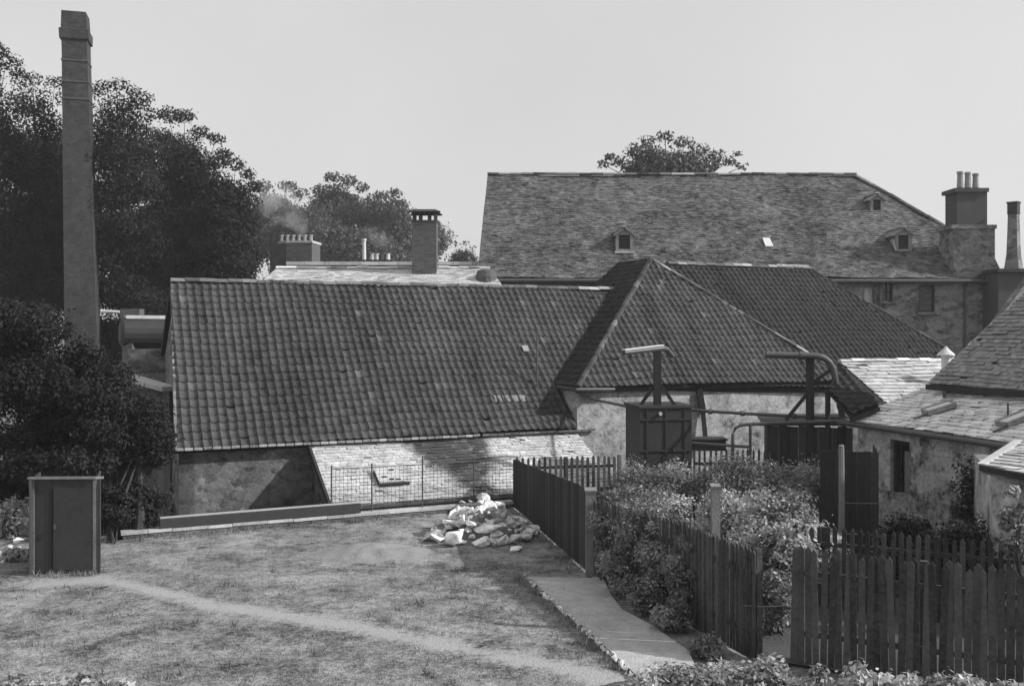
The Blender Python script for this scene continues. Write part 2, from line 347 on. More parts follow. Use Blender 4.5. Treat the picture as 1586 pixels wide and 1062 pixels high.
def bush(u, vtop, d, wpx, label, m, seed, nl, ls, zb=0., h=None, group='bushes in the garden', name='bush', cr=None, depth=None, ncl=None):
    top = pt(u, vtop, d); rx = wpx/2/FPX*d; hh = top.z-zb; c = V((top.x, d, zb+hh*.52)); ry = depth or rx*.8
    t = thing(name, (c.x, c.y, zb), label, 'plant' if name != 'bush' else 'bush', group); cr = cr or min(rx, hh)*.38
    cl = envelope(c.x, c.y, c.z, max(rx-cr*.6, .1), max(ry-cr*.6, .1), max(hh*.5-cr*.45, .1), ncl or 16, cr, seed, -1)
    mb = MB(); g = random.Random(seed)
    for k in range(9):
        q = V(g.choice(cl)[:3]); mb.tube([V((c.x+g.uniform(-.15,.15), c.y+g.uniform(-.15,.15), zb)), (V((c.x, c.y, zb))+q)/2+V((0,0,.1)), q], [.022, .016, .006], 5)
    mb.build('stem', M['bark'], t, uv=False); leaves('foliage', cl, nl, ls, m, t, seed, .2, .3, tintamp=.5)
    return t
# ================================================================= THE SETTING
E1 = V((.912, .409, 0)).normalized(); E2 = V((-E1.y, E1.x, 0))          # the malt barns' axes
G1 = V((.949, .314, 0)).normalized(); G2 = V((-G1.y, G1.x, 0))          # the axes of the right-hand range and the stack
UP = V((0, 0, 1))
g = MB().add([(-900,-200,-1.6),(900,-200,-1.6),(900,1500,-1.6),(-900,1500,-1.6)], [(0,1,2,3)])
tag(g.build('ground', M['ground'], uv=False), kind='structure')
K0 = V((-9.3, 22.1, 0)); Kp = lambda s, z=0., r=0.: V((K0.x, K0.y, z))+E1*s+E2*r
terr = [(-60,-30),(60,-30),(60,34),(14,30),(9.6,25.4),(3.2,27.2),(.06,26.5)]+[tuple(Kp(0).xy), (-9.6, 24.4), (-60, 24.4)]
# lawn surface: a grid with gentle bumps, worn tracks stored as an attribute
def dist_poly(p, line):
    best = 1e9
    for a, b in zip(line, line[1:]):
        ab = b-a; t = max(0, min(1, (p-a).dot(ab)/ab.length_squared)); best = min(best, (p-a-ab*t).length)
    return best
def inpoly(x, y, poly):
    c = False
    for i in range(len(poly)):
        x0, y0 = poly[i]; x1, y1 = poly[i-1]
        if (y0 > y) != (y1 > y) and x < (x1-x0)*(y-y0)/(y1-y0)+x0: c = not c
    return c
mb = MB(); mb.prism(terr, -1.62, -.02); o = mb.build('terrace', M['soil']); tag(o, kind='structure')
track = [gp(u, v).xy for u, v in ((60,905),(150,897),(240,915),(330,938),(450,955),(560,972),(680,998),(800,1020),(900,1040),(1000,1062),(1080,1085))]
track = [V((p.x, p.y)) for p in track]
def mound_h(x, y):
    c = gp(578, 858); q = ((x-c.x)/1.35)**2+((y-c.y)/1.0)**2; return .33*math.exp(-q*2.2)
def lawn_z(x, y): return .03*mnoise.noise(V((x*.5, y*.5, 0)))+.012*mnoise.noise(V((x*3, y*3, 1)))
bm = bmesh.new(); step = .16; nx = int(24/step); ny = int(20/step); ids = {}
lawnpoly = [(-12.5, 9.5), (8.5, 9.5), (4.2, 13.6), (1.75, 18.95), (.1, 26.35)]+[tuple(Kp(.0, 0, -.0).xy), (-9.6, 24.2), (-12.5, 24.2)]
wl = bm.verts.layers.float.new('worn')
for j in range(ny+1):
    for i in range(nx+1):
        x = -13+i*step; y = 9+j*step; vtx = bm.verts.new((x, y, lawn_z(x, y))); ids[i, j] = vtx
        dd = dist_poly(V((x, y)), track)+mnoise.noise(V((x*1.4, y*1.4, 5)))*.12
        wv = .95*max(0, 1-dd/.46)
        c = gp(100, 900); wv = max(wv, .8*max(0, 1-math.hypot((x-c.x)/1.6, (y-c.y)/.5)))
        vtx[wl] = wv
for j in range(ny):
    for i in range(nx): bm.faces.new((ids[i, j], ids[i+1, j], ids[i+1, j+1], ids[i, j+1]))
for k in range(len(lawnpoly)):      # trim to the lawn outline (convex enough: cut only with its back edge and side)
    pass
a, b = Kp(-.4), Kp(10.5)
bmesh.ops.bisect_plane(bm, geom=bm.verts[:]+bm.edges[:]+bm.faces[:], plane_co=Kp(0, 0, -.01), plane_no=E2, clear_outer=False)
dele = [f for f in bm.faces if (f.calc_center_median()-Kp(0)).dot(E2) > -.01 and f.calc_center_median().x > -9.45]
bmesh.ops.delete(bm, geom=dele, context='FACES')
me = bpy.data.meshes.new('lawn'); bm.to_mesh(me); bm.free(); me.polygons.foreach_set('use_smooth', [True]*len(me.polygons))
ml = mat('lawn_turf', .195, noise=((.3,.7),(1.2,.9),(4.5,.9),(14,1.0)), bump=.8, bscale=26)
nt = ml.node_tree; bs = [n for n in nt.nodes if n.type == 'BSDF_PRINCIPLED'][0]; src = bs.inputs['Base Color'].links[0].from_socket
at = NN(nt, 'ShaderNodeAttribute', attribute_name='worn'); nz = NN(nt, 'ShaderNodeTexNoise'); nz.inputs['Scale'].default_value = 7; nz.inputs['Detail'].default_value = 6
g1 = NN(nt, 'ShaderNodeNewGeometry'); nt.links.new(g1.outputs['Position'], nz.inputs['Vector'])
m1 = NN(nt, 'ShaderNodeMath', operation='MULTIPLY_ADD'); nt.links.new(at.outputs['Fac'], m1.inputs[0]); m1.inputs[1].default_value = 1.7
m0 = NN(nt, 'ShaderNodeMath', operation='MULTIPLY_ADD'); nt.links.new(nz.outputs[0], m0.inputs[0]); m0.inputs[1].default_value = 2.2; m0.inputs[2].default_value = -1.4
nt.links.new(m0.outputs[0], m1.inputs[2]); m1.use_clamp = True
m2 = NN(nt, 'ShaderNodeMix'); m2.data_type = 'FLOAT'; nt.links.new(m1.outputs[0], m2.inputs[0]); nt.links.new(src, m2.inputs[2]); m2.inputs[3].default_value = .33
nt.links.new(m2.outputs[0], bs.inputs['Base Color'])
o = link('lawn', me, ml, None, V()); tag(o, kind='structure')
# garden soil on the right of the fences
pp = [(1.8,19.0),(3.7,14.0),(8.5,11.4),(30,11.4),(30,30),(14,29.5),(9.6,25.3),(3.2,27.1),(.2,26.45)]
o = MB().add([(x, y, .052) for x, y in pp], [tuple(range(len(pp)))]).build('garden_ground', M['soil']); tag(o, kind='structure')
# short grass: tufts, too many to count
def blades(n, size, seed):
    gg = np.random.default_rng(seed); P = []; T = []
    while len(P) < n:
        d = 9.6/(1-gg.random()*.62); u = gg.uniform(-20, 1120); x = (u-CX)/FPX*d; y = d
        if not (9.6 < y < 25.5): continue
        if (V((x, y, 0))-Kp(0)).dot(E2) > -.05: continue
        if x > 0 and (V((x, y, 0))-V((.2, 19.0, 0))).dot(V((.966, .26, 0))) > -.05 and y < 19: continue
        if y >= 19 and x > .1+(26.4-y)*.205: continue
        dd = dist_poly(V((x, y)), track); 
        if dd < .35 and gg.random() < 1.15-dd*1.2: continue
        if mnoise.noise(V((x*.9, y*.9, 3))) < -.25 and gg.random() < .6: continue
        P.append((x, y, lawn_z(x, y)))
    P = np.array(P); a = gg.uniform(0, math.pi, n); h = size*(.5+gg.random(n)); wd = size*.3
    t = np.stack([np.cos(a), np.sin(a), 0*a], 1); lean = gg.normal(size=(n, 3))*.5; lean[:, 2] = 1
    v = np.stack([P-t*wd, P+t*wd, P+lean*h[:, None]+t*wd*.2], 1).reshape(-1, 3)
    me = bpy.data.meshes.new('grass'); me.vertices.add(3*n); me.vertices.foreach_set('co', v.ravel()); me.loops.add(3*n)
    me.loops.foreach_set('vertex_index', np.arange(3*n, dtype=np.int32)); me.polygons.add(n); me.polygons.foreach_set('loop_start', np.arange(0, 3*n, 3, dtype=np.int32)); me.update(calc_edges=True)
    at = me.attributes.new('tint', 'FLOAT', 'FACE'); at.data.foreach_set('value', gg.uniform(-.5, .4, n))
    o = link('grass', me, M['grass'], None, V()); tag(o, 'short tufty grass growing over the rough lawn', 'grass', kind='stuff')
blades(50000, .027, 3)
# coarse weeds and tufts on the lawn and along its margins
gw_ = random.Random(31); mb = MB(); spots = []
while len(spots) < 330:
    k_ = gw_.random()
    if k_ < .3: p = gp(812, 896).lerp(gp(972, 1042), gw_.random())+V((gw_.uniform(-.2,.0), gw_.uniform(-.1,.1), 0))
    elif k_ < .5: p = Kp(gw_.uniform(.4, 8), 0, gw_.uniform(-.35, -.02))
    elif k_ < .62: p = gp(gw_.uniform(40, 160), gw_.uniform(884, 893))
    elif k_ < .75: p = V((gw_.uniform(.05, 1.5), 0, 0)); p.y = 26.3-(p.x-.05)*4.9; p.x -= gw_.uniform(.05, .3)
    else: p = gp(gw_.uniform(0, 900), gw_.uniform(870, 1060))
    if dist_poly(V((p.x, p.y)), track) < .35: continue
    spots.append(p)
for p in spots:
    for b_ in range(gw_.randint(7, 16)):
        a_ = gw_.uniform(0, 6.28); h_ = gw_.uniform(.05, .15); q_ = V((p.x+gw_.gauss(0,.05), p.y+gw_.gauss(0,.05), 0)); t_ = V((math.cos(a_), math.sin(a_), 0))*.009; l_ = V((gw_.gauss(0,.4), gw_.gauss(0,.4), 1))*h_
        mb.add([q_-t_, q_+t_, q_+l_], [(0,1,2)], gw_.uniform(-.5,.3))
tag(mb.build('weeds', M['grass'], uv=False), 'coarse weeds and grass tufts dotted over the lawn and along its edges', 'weeds', kind='stuff')
# gravel path between lawn edging and fence
pth = [gp(818, 899), gp(935, 901), gp(945, 925), gp(962, 948), gp(1012, 976), gp(1066, 1014), gp(1080, 1045), gp(1060, 1085), gp(1010, 1078), gp(972, 1040)]
bm = bmesh.new(); vs = [bm.verts.new((p.x, p.y, .075)) for p in pth]; bm.faces.new(vs); bmesh.ops.triangulate(bm, faces=bm.faces[:])
me = bpy.data.meshes.new('garden_path'); bm.to_mesh(me); bm.free(); tag(link('garden_path', me, M['concrete'], None, V()), kind='structure')
def rock(mb, c, s, seed, n=14, tint=None, flat=1.):
    r = random.Random(seed); bm = bmesh.new()
    for _ in range(n):
        d = V((r.gauss(0,1), r.gauss(0,1), r.gauss(0,1))).normalized(); bm.verts.new((d.x*s[0]*r.uniform(.75,1.1), d.y*s[1]*r.uniform(.75,1.1), d.z*s[2]*r.uniform(.75,1.1)))
    h = bmesh.ops.convex_hull(bm, input=bm.verts[:]); bmesh.ops.delete(bm, geom=[e for e in h['geom_interior'] if isinstance(e, bmesh.types.BMVert)], context='VERTS')
    bmesh.ops.bevel(bm, geom=bm.edges[:], offset=min(s)*.05, segments=1, affect='EDGES')
    bm.verts.ensure_lookup_table(); ang = r.uniform(0, math.pi); ca, sa = math.cos(ang), math.sin(ang); tl = r.uniform(-.3, .3)
    vs = [V((c[0]+v.co.x*ca-v.co.y*sa, c[1]+v.co.x*sa+v.co.y*ca, c[2]+v.co.z+v.co.x*tl)) for v in bm.verts]; bm.verts.index_update()
    fs = [tuple(v.index for v in f.verts) for f in bm.faces]; bm.free(); mb.add(vs, fs, r.uniform(-.35, .25) if tint is None else tint)
# path edging: a kerb strip of small set stones (its pattern)
a, b = gp(812, 896), gp(972, 1042); n = 46
for i in range(n):
    p = a.lerp(b, (i+.5)/n); edg = MB(); rock(edg, (p.x+random.uniform(-.02,.02), p.y, .055), (.05, .07, random.uniform(.04,.075)), 300+i, 10)
    tag(edg.build('edging_stone', M['stone']), 'small pale edging stone in the line between lawn and garden path', 'edging stone', 'edging stones of the garden path')
# kerb wall at the back of the lawn
t = thing('low_wall', Kp(5), 'low stone kerb wall with pale coping along the back of the lawn', 'wall')
m1 = MB(); m1.bar(Kp(0.4, -.75, .16), Kp(10.2, -.75, .16), .26, 1.7); m1.build('wall_face', M['kerbf'], t)
m1 = MB(); rr = random.Random(4); s = .35
while s < 10.2:
    L = rr.uniform(.5, .9); m1.bar(Kp(s, .135+rr.uniform(-.008,.008), .16), Kp(min(s+L-.012, 10.25), .135+rr.uniform(-.008,.008), .16), .3, .07, tint=rr.uniform(-.2,.2)); s += L
m1.build('coping', M['coping'], t)
# long timber baulk lying on the kerb
t = thing('timber_baulk', Kp(4.4, .17, .16), 'long dark timber beam lying on the kerb wall below the rubble wall', 'timber beam')
MB().bar(Kp(1.2, .29, .1), Kp(6.0, .31, .1), .16, .24).build('beam', M['plank'], t)
MB().bar(Kp(1.2, .42, .1), Kp(6.0, .44, .1), .17, .02).build('lit_top', M['planklit'], t)  # sunlit upper face of the beam, put in as a pale strip
def streak(p):                                        # moss and soot washed down the slopes
    s_ = p.dot(E1); r_ = p.dot(E2)
    return .55*max(-.35, mnoise.noise(V((s_*1.3, r_*.22, 4.)))+.6*mnoise.noise(V((s_*.35, r_*.3, 9.)))+.35*mnoise.noise(V((s_*4.5, r_*.8, 2.))))
def streakF(p): return .36*max(-.6, mnoise.noise(V((p.x*.55, p.z*.16, 4.)))*.8+.7*mnoise.noise(V((p.x*2.2, p.z*.9, 9.)))+.5*mnoise.noise(V((p.x*6, p.z*5, 2.))))
# ================================================================= PANTILED BARN (A)
A0 = V((-8.89, 25.5, 0)); Ap = lambda s, r, z: V((A0.x, A0.y, z))+E1*s+E2*r
EZ, RZ, RUN, AL = 1.72, 6.29, 4.45, 16.5
slope = (RZ-EZ)/(RUN+.12)
a = thing('tiled_barn', Ap(6, 4, -1.6), 'long low barn with dark pantile roof and rubble front wall', 'barn')
roof('front_roof', [[Ap(0, -.12, EZ), Ap(11.9, -.12, EZ), Ap(11.9, RUN, RZ), Ap(.27, RUN, RZ)], [Ap(11.9, 1.4, EZ+1.52*slope), Ap(AL, 1.4, EZ+1.52*slope), Ap(AL, RUN, RZ), Ap(11.9, RUN, RZ)]], M['pantile'], a, seed=3, lights=.012, sag=.09, tintamp=.17, dark_tone=streak)
roof('back_roof', [[Ap(0, RUN*2+.1, EZ), Ap(AL, RUN*2+.1, EZ), Ap(AL, RUN, RZ), Ap(.27, RUN, RZ)]], M['pantile'], a, seed=4, tw=.48, tg=.5)
ridge('ridge_tiles', Ap(.27, RUN, RZ+.05), Ap(AL, RUN, RZ+.05), M['ridge'], a, seed=2)
mb = MB()
wallpanel(mb, Ap(.12, .12, 0), E1, AL-.12, -1.6, EZ-.05, [], .3, E2)
mb.build('wall', M['rubble'], a)
mb = MB(); mb.slab([Ap(.12, .12, -1.6), Ap(.12, RUN*2-.1, -1.6), Ap(.12, RUN*2-.1, EZ-.03), Ap(.4, RUN, RZ-.16), Ap(.12, .12, EZ-.03)], .4)
mb.v = [tuple(V(p)+E1*(.0)) for p in mb.v]; mb.build('gable_wall', M['rubblel'], a)
mb = MB(); wallpanel(mb, Ap(.12, RUN*2-.1, 0), E1, AL, -1.6, EZ, [], .3, -E2); mb.build('back_wall', M['rubble'], a)
mb = MB(); s = 0; rr = random.Random(9)          # pale mortar bedding under the eaves tiles
while s < 8.6:
    mb.bar(Ap(s, -.15, EZ-.035), Ap(s+.21, -.15, EZ-.035+rr.uniform(-.01,.01)), .12, .06, tint=rr.uniform(-.6,-.05)); s += .24
mb.build('eaves_bedding', M['coping'], a)
mb = MB(); s = 8.7
while s < 12.5:
    mb.bar(Ap(s, -.15, EZ-.035), Ap(s+.22, -.15, EZ-.035+rr.uniform(-.01,.01)), .1, .06, tint=rr.uniform(-.35,.25)); s += .24
mb.build('eaves_course', M['ridge'], a)
nA = pnormal([Ap(0, -.12, EZ), Ap(5, -.12, EZ), Ap(5, RUN, RZ)])
for (u0, v0, k) in ((772, 624, 4), (742, 547, 1), (815, 546, 1)):      # rows of pale replacement tiles
    mb = MB()
    for i in range(k):
        p = onpl(u0+i*13.2, v0, Ap(0,-.12,EZ), nA)+nA*.075
        mb.slab([p-E1*.11, p+E1*.11, p+E1*.11+(E2+UP*slope)*.19, p-E1*.11+(E2+UP*slope)*.19], .03, tint=random.uniform(-.1,.1)-(0 if k == 5 else .55))
    mb.build('pale_tiles', M['coping'], a)
p = onpl(832, 600, Ap(0,-.12,EZ), nA); MB().tube([p, p+UP*1.75], .03, 6).build('vent_pipe', M['iron'], a)
mb = MB(); mb.bar(Ap(.03, -.1, EZ-.04), Ap(.3, RUN, RZ-.04), .07, .12); mb.build('verge', M['rubblel'], a)
# lean-to in front of it
l = thing('lean_to', Ap(8, -1.5, -1.6), 'lean-to with pale slate roof against the front of the pantiled barn', 'lean-to')
LT = EZ-.11; Ls0, Ls1 = 3.55, 11.95; Lr = 2.56; LB = .31
LP = lambda s, r: Ap(s, -r, LT+(LB-LT)*r/Lr)
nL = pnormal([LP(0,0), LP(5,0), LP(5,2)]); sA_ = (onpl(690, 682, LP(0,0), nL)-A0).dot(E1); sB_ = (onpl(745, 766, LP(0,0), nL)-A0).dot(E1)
def bandL(p):                                         # dark band slanting down the slates, wider toward the top
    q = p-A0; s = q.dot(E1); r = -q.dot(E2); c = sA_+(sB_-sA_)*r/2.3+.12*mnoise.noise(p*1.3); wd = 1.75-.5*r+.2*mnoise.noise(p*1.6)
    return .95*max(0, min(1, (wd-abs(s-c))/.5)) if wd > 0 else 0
roof('slate_roof', [[LP(Ls0, 0), LP(Ls1, 0), LP(Ls1, Lr), LP(Ls0, Lr)]], M['slatel'], l, 'slate', .2, .145, .1, seed=8, tintamp=.16, dark_tone=bandL, sag=.02)
mb = MB(); mb.prism([Ap(Ls0+.1, -Lr+.15, 0).xy, Ap(Ls1-.1, -Lr+.15, 0).xy, Ap(Ls1-.1, .1, 0).xy, Ap(Ls0+.1, .1, 0).xy], -1.6, LB-.14)
mb.slab([Ap(Ls0+.1, 0.1, LB-.14), Ap(Ls0+.1, -Lr+.15, LB-.14), Ap(Ls0+.1, -.0, LT-.14)], .3)
mb.build('wall', M['rubble'], l)
mb = MB(); mb.bar(LP(Ls0-.02, 0)+UP*.01, LP(Ls0-.02, Lr)+UP*.01, .07, .16); mb.build('verge_board', M['wood'], l)
nL = pnormal([LP(0,0), LP(5,0), LP(5,2)])
hc = onpl(601, 742, LP(0,0), nL); ld_ = (LP(0,1)-LP(0,0)).normalized()
hx = thing('roof_hatch', hc, 'small battered board hatch with holes lying on the pale lean-to roof', 'roof hatch')
mb = MB(); mb.slab([hc+E1*sx*.34-ld_*sy*.32+nL*.16 for sx, sy in ((-1,-1),(1,-1),(1,1),(-1,1))], .05)
mb.build('lid', M['slatel'], hx)
mb = MB()
for sx in (-1, 1): mb.bar(hc+E1*sx*.32-ld_*.3+nL*.06, hc+E1*sx*.32+ld_*.32+nL*.06, .06, .13, nL)
mb.bar(hc-E1*.34+ld_*.33+nL*.05, hc+E1*.5+ld_*.33+nL*.05, .05, .13, nL); mb.bar(hc-E1*.34-ld_*.3+nL*.05, hc+E1*.34-ld_*.3+nL*.05, .05, .12, nL); mb.build('frame', M['wood'], hx)
for sx, sy in ((.12,-.2),(-.16,.1),(.02,.22),(.2,.24)): MB().slab([hc+E1*(sx+a_*.07)+ld_*(sy+b_*.035)+nL*.166 for a_, b_ in ((-1,-1),(1,-1),(1,1),(-1,1))], .004).build('hole', M['black'], hx)
# ================================================================= HIPPED BARN (B)
BZ = 3.04; Bw = lambda s, r, z: Ap(s, r, z)
c0 = pt(895, 600, (CAMZ-BZ)*FPX/88); sB = (c0-A0).dot(E1); rB = (c0-A0).dot(E2)
nBf = (UP*1.0-E2*.98).normalized()                     # front pitch ~44 deg
apex = onpl(1008, 402, c0, nBf)
b = thing('hipped_barn', Ap(sB+4, 3, -1.6), 'whitewashed barn with steep hipped pantile roof behind the tank', 'barn')
e_r = onpl(1318, 588, c0, nBf); e_r = c0+E1*((e_r-c0).dot(E1))
p1 = onpl(1312, 643, c0, nBf); p2 = onpl(1358, 627, c0, nBf); p3 = onpl(1299, 565, c0, nBf)
roof('front_roof', [[c0, e_r, apex]], M['pantile'], b, seed=21, lights=.01, tintamp=.17, sag=.09, dark_tone=streak)
# left hip plane: from its front corner back to where it runs into the barn roof
dirh = apex-c0; nBl = E2.cross(dirh).normalized(); nBl = nBl if nBl.z > 0 else -nBl
lb1 = c0+E2*1.9; lb2 = onpl(918, 440, c0, nBl); 
roof('side_roof', [[c0, c0+E2*6.2, apex+E2*2.4, apex]], M['pantiled'], b, seed=22, tintamp=.2)  # plane turned from the sun; its shade goes into a darker tile colour
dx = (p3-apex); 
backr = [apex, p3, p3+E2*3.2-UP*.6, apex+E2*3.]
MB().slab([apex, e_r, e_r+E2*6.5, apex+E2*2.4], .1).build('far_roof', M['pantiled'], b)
ridge('hip_tiles', c0+UP*.03, apex+UP*.02, M['pantile'], b, seed=5, r=.1, tintamp=.4)
ridge('hip_tiles', apex+UP*.04, e_r+UP*.04, M['ridge'], b, seed=6, r=.09, tintamp=.6)
WS = (Ap(11.95,0,0)-A0).dot(E1); WR = rB+.3
mb = MB(); WL = (e_r-A0).dot(E1)-WS-.25
wallpanel(mb, Ap(WS, WR, 0), E1, WL, -1.6, BZ+.16, [], .3, E2)
wallpanel(mb, Ap(WS, WR+3, 0), -E2, 3, -1.6, BZ+.1, [], .3, E1)
mb.build('wall', M['white'], b)
gt = MB(); gt.tube([c0+E2*1.3-E1*.05-UP*.05, c0-E1*.03-UP*.06, c0+E1*1.3-UP*.09], .06, 8); gt.build('gutter', M['iron'], b)
pB = lambda u, v, off=0.: onpl(u, v, Ap(WS, WR-off, 0), E2)
mb = MB()
for u, v in ((910,605),(905,650),(880,640),(878,658)):
    pass
# ================================================================= DARK TILED ROOF BEHIND (C)
rz1 = pt(1033, 410, 37.0); nC = (UP*1.0-E2*.95).normalized()
q2 = rz1+E1*((onpl(1243, 404, rz1, nC)-rz1).dot(E1)); q2.z = rz1.z
c = thing('rear_barn', V((8, 36, -1.6)), 'very dark pantiled barn roof rising behind the hipped barn, with flat right ridge', 'barn')
hc3 = onpl(1470, 543, rz1, nC); hc4 = onpl(1475, 600, rz1, nC); hc5 = onpl(1020, 600, rz1, nC)
q0 = rz1-E1*1.0
roof('front_roof', [[hc5, hc4, hc3, q2, q0]], M['pantiled'], c, seed=31, tintamp=.2, lights=.004, sag=.09, dark_tone=streak)
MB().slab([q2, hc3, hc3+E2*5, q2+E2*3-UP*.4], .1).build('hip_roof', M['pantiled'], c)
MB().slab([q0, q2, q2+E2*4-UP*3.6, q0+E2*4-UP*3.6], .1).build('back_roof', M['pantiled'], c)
ridge('ridge_tiles', rz1+UP*.05, q2+UP*.05, M['ridge'], c, seed=12)
ridge('hip_tiles', q2+UP*.03, hc3+UP*.03, M['pantiled'], c, seed=13, r=.1)
mb = MB()
for i in range(6):
    p = q2-E1*(.1+i*.28)+UP*.13; mb.bar(p, p-E1*.26, .2, .07, tint=random.uniform(-.2,.2))
mb.build('mortar_patch', M['coping'], c)
mb = MB(); mb.prism([(hc5+E2*.5).xy, (hc4+E2*.5).xy, (hc4+E2*4).xy, (hc5+E2*4).xy], -1.6, min(hc5.z, hc4.z)-.1); mb.build('wall', M['rubble'], c)
# ================================================================= BIG SLATED MALT HOUSE (F)
Fe = V((0, 44.6, 7.2)); nF = V((0, -(13.12-7.2), 52-44.6)); nF.normalize()
f = thing('malt_house', V((10, 50, -1.6)), 'large stone malt house with huge weathered slate roof and three small dormers', 'building')
FP = lambda u, v, off=0.: onpl(u, v, Fe+nF*off, nF)
r1, r2 = FP(755, 272), FP(1325, 272); r2.z = r1.z; 
fl = [V((FP(738, 440).x, 44.6, 7.2)), V((FP(1558, 430).x, 44.6, 7.2)), FP(1482, 362), r2, r1]
rm = FP(1050, 269); 
roof('front_roof', [fl], M['slated'], f, 'slate', .25, .165, .16, seed=41, tintamp=.34, sag=.12, lip=.018, dark_tone=streakF)
MB().slab([r1, r2, r2+V((3.5,7,-6)), r1+V((0,7.4,-6))], .1).build('back_roof', M['slated'], f)
MB().slab([r2, fl[2], fl[2]+V((0,6,-2)), r2+V((1,7,-4))], .1).build('hip_roof', M['slated'], f)
ridge('ridge_tiles', r1+UP*.06, r2+UP*.06, M['ridge'], f, seed=14, r=.15, seg=.6, tintamp=.9)
ridge('hip_tiles', r2+UP*.04, fl[2]+UP*.04, M['slated'], f, seed=15, r=.13, seg=.6)
mb = MB(); x0, x1 = fl[0].x+.25, fl[1].x-.1
FW = lambda u: (u-CX)/FPX*44.95-x0; FZ = lambda v: CAMZ-(v-HY)/FPX*44.95
op = [(FW(1339), FW(1352), FZ(473), FZ(446)), (FW(1367), FW(1383), FZ(466), FZ(437)), (FW(1424), FW(1448), FZ(483), FZ(441))]
wallpanel(mb, V((x0, 44.95, 0)), V((1,0,0)), x1-x0, -1.6, 7.15, op, .25, V((0,1,0)))
mb.slab([V((x0, 44.95, -1.6)), V((x0, 59, -1.6)), V((x0, 59, 7.0)), V((r1.x+.2, 52, r1.z-.2)), V((x0, 44.95, 7.1))], .3)
mb.slab([V((x1, 44.95, -1.6)), V((x1, 59, -1.6)), V((x1, 59, 7.0)), V((x1, 44.95, 7.1))], .3)
mb.build('wall', M['rubblel'], f)
for k, (s0, s1, za, zb) in enumerate(op):
    wf = MB(); X = x0+(s0+s1)/2; Z = (za+zb)/2; W, H = s1-s0, zb-za
    for sx in (-1, 1): wf.box((X+sx*(W/2-.03), 45.1, Z), (.08, .1, H))
    for sz in (-1, 1): wf.box((X, 45.1, Z+sz*(H/2-.03)), (W-.1, .1, .08))
    if k == 1: wf.box((X, 45.1, Z), (W-.1, .08, .05)); wf.box((X, 45.1, Z), (.05, .08, H-.1))
    fr = wf.build('window', M['paint'] if k == 0 else M['wood'], f)
    MB().box((X, 45.15, Z), (W-.04, .04, H-.04)).build('pane', (M['litglass'], M['glass'], M['brickm'])[k], fr)
    MB().box((X, 44.87, za-.06), (W+.3, .22, .12)).build('sill', M['rubblel'], fr)
mb = MB(); mb.tube([V((x0, 44.5, 7.1)), V((x1, 44.5, 7.08))], .09, 8); mb.build('gutter', M['iron'], f)
for u, vb in ((1354, 540), (1494, 540), (1362, 500)):
    X = (u-CX)/FPX*44.9; mb = MB(); mb.tube([V((X, 44.55, 7.05)), V((X, 44.84, 6.8)), V((X, 44.84, -1.6 if u != 1362 else 5)) ], .05, 8)
    for z in ((6.4, 5.2) if u == 1362 else (6.4, 5, 3.4, 1)): mb.box((X, 44.86, z), (.16, .1, .05))
    mb.build('downpipe', M['iron'], f)
def dormer(u, v, w_, h_, label=None, deep=1.3, side=0):
    """small gabled dormer, its window sill at pixel (u,v)"""
    p = FP(u, v, .04); d = MB(); W, H = w_/2, h_; bk = V((0, deep, 0))
    d0 = MB(); 
    for sx in (-1, 1): d0.slab([p+V((sx*W, 0, 0)), p+V((sx*W, 0, H)), p+V((sx*W, deep, H))], .05)
    for sx in (-1, 1): d0.box(p+V((sx*(W-.05), .02, H/2)), (.14, .1, H))
    d0.box(p+V((0, .02, .04)), (w_-.2, .1, .12)); d0.box(p+V((0, .02, H-.03)), (w_-.2, .1, .1))
    d0.slab([p+V((-W, 0, H)), p+V((W, 0, H)), p+V((0, 0, H+W*.75))], .05)
    o = d0.build('dormer', M['slateu'], f)
    if label: o['label'] = label
    rf = MB()
    for sx in (-1, 1): rf.slab([p+V((0, -.12, H+W*.82)), p+V((sx*(W+.16), -.12, H-.1)), p+V((sx*(W+.16), deep, H-.1)), p+V((0, deep+.9, H+W*.82))], .06)
    rf.build('dormer_roof', M['slateu'], o)
    rr_ = MB(); rr_.bar(p+V((-.02, -.14, H+W*.84)), p+V((-.02, deep+.85, H+W*.84)), .22, .05); rr_.build('dormer_ridge', M['coping'], o)
    MB().box(p+V((0, .1, H/2)), (w_-.15, .03, H-.05)).build('window_opening', M['black'], o)
    return o, p
d1, p = dormer(967, 389, .78, .85, 'dormer with an open black window in the middle of the roof', 1.2)
MB().box(p+V((0, -.12, -.06)), (.95, .22, .1)).build('sill', M['coping'], d1)
d2, p = dormer(1358, 329, .62, .72, 'topmost dormer beside the hip, with a shut dark hatch', 1.1)
d3, p = dormer(1399, 389, .72, .85, 'lowest dormer above the eaves with a pale side flashing', 1.2)
MB().bar(p+V((-.55, -.1, .55)), p+V((-.38, -.1, 0)), .08, .05).build('flashing', M['coping'], d3)
for (u, v) in ((1428,385),(1445,402)):
    pa = FP(u, v, .05); pb = FP(u+14, v+15, .05)
mb = MB(); P4 = [FP(1183, 382, .12), FP(1200, 382, .12), FP(1193, 367, .12), FP(1181, 367, .12)]
mb.slab([FP(1186,381,.14), FP(1198,381,.14), FP(1192,368,.14), FP(1181,368,.14)], .1); o = mb.build('rooflight', M['paint'], f)
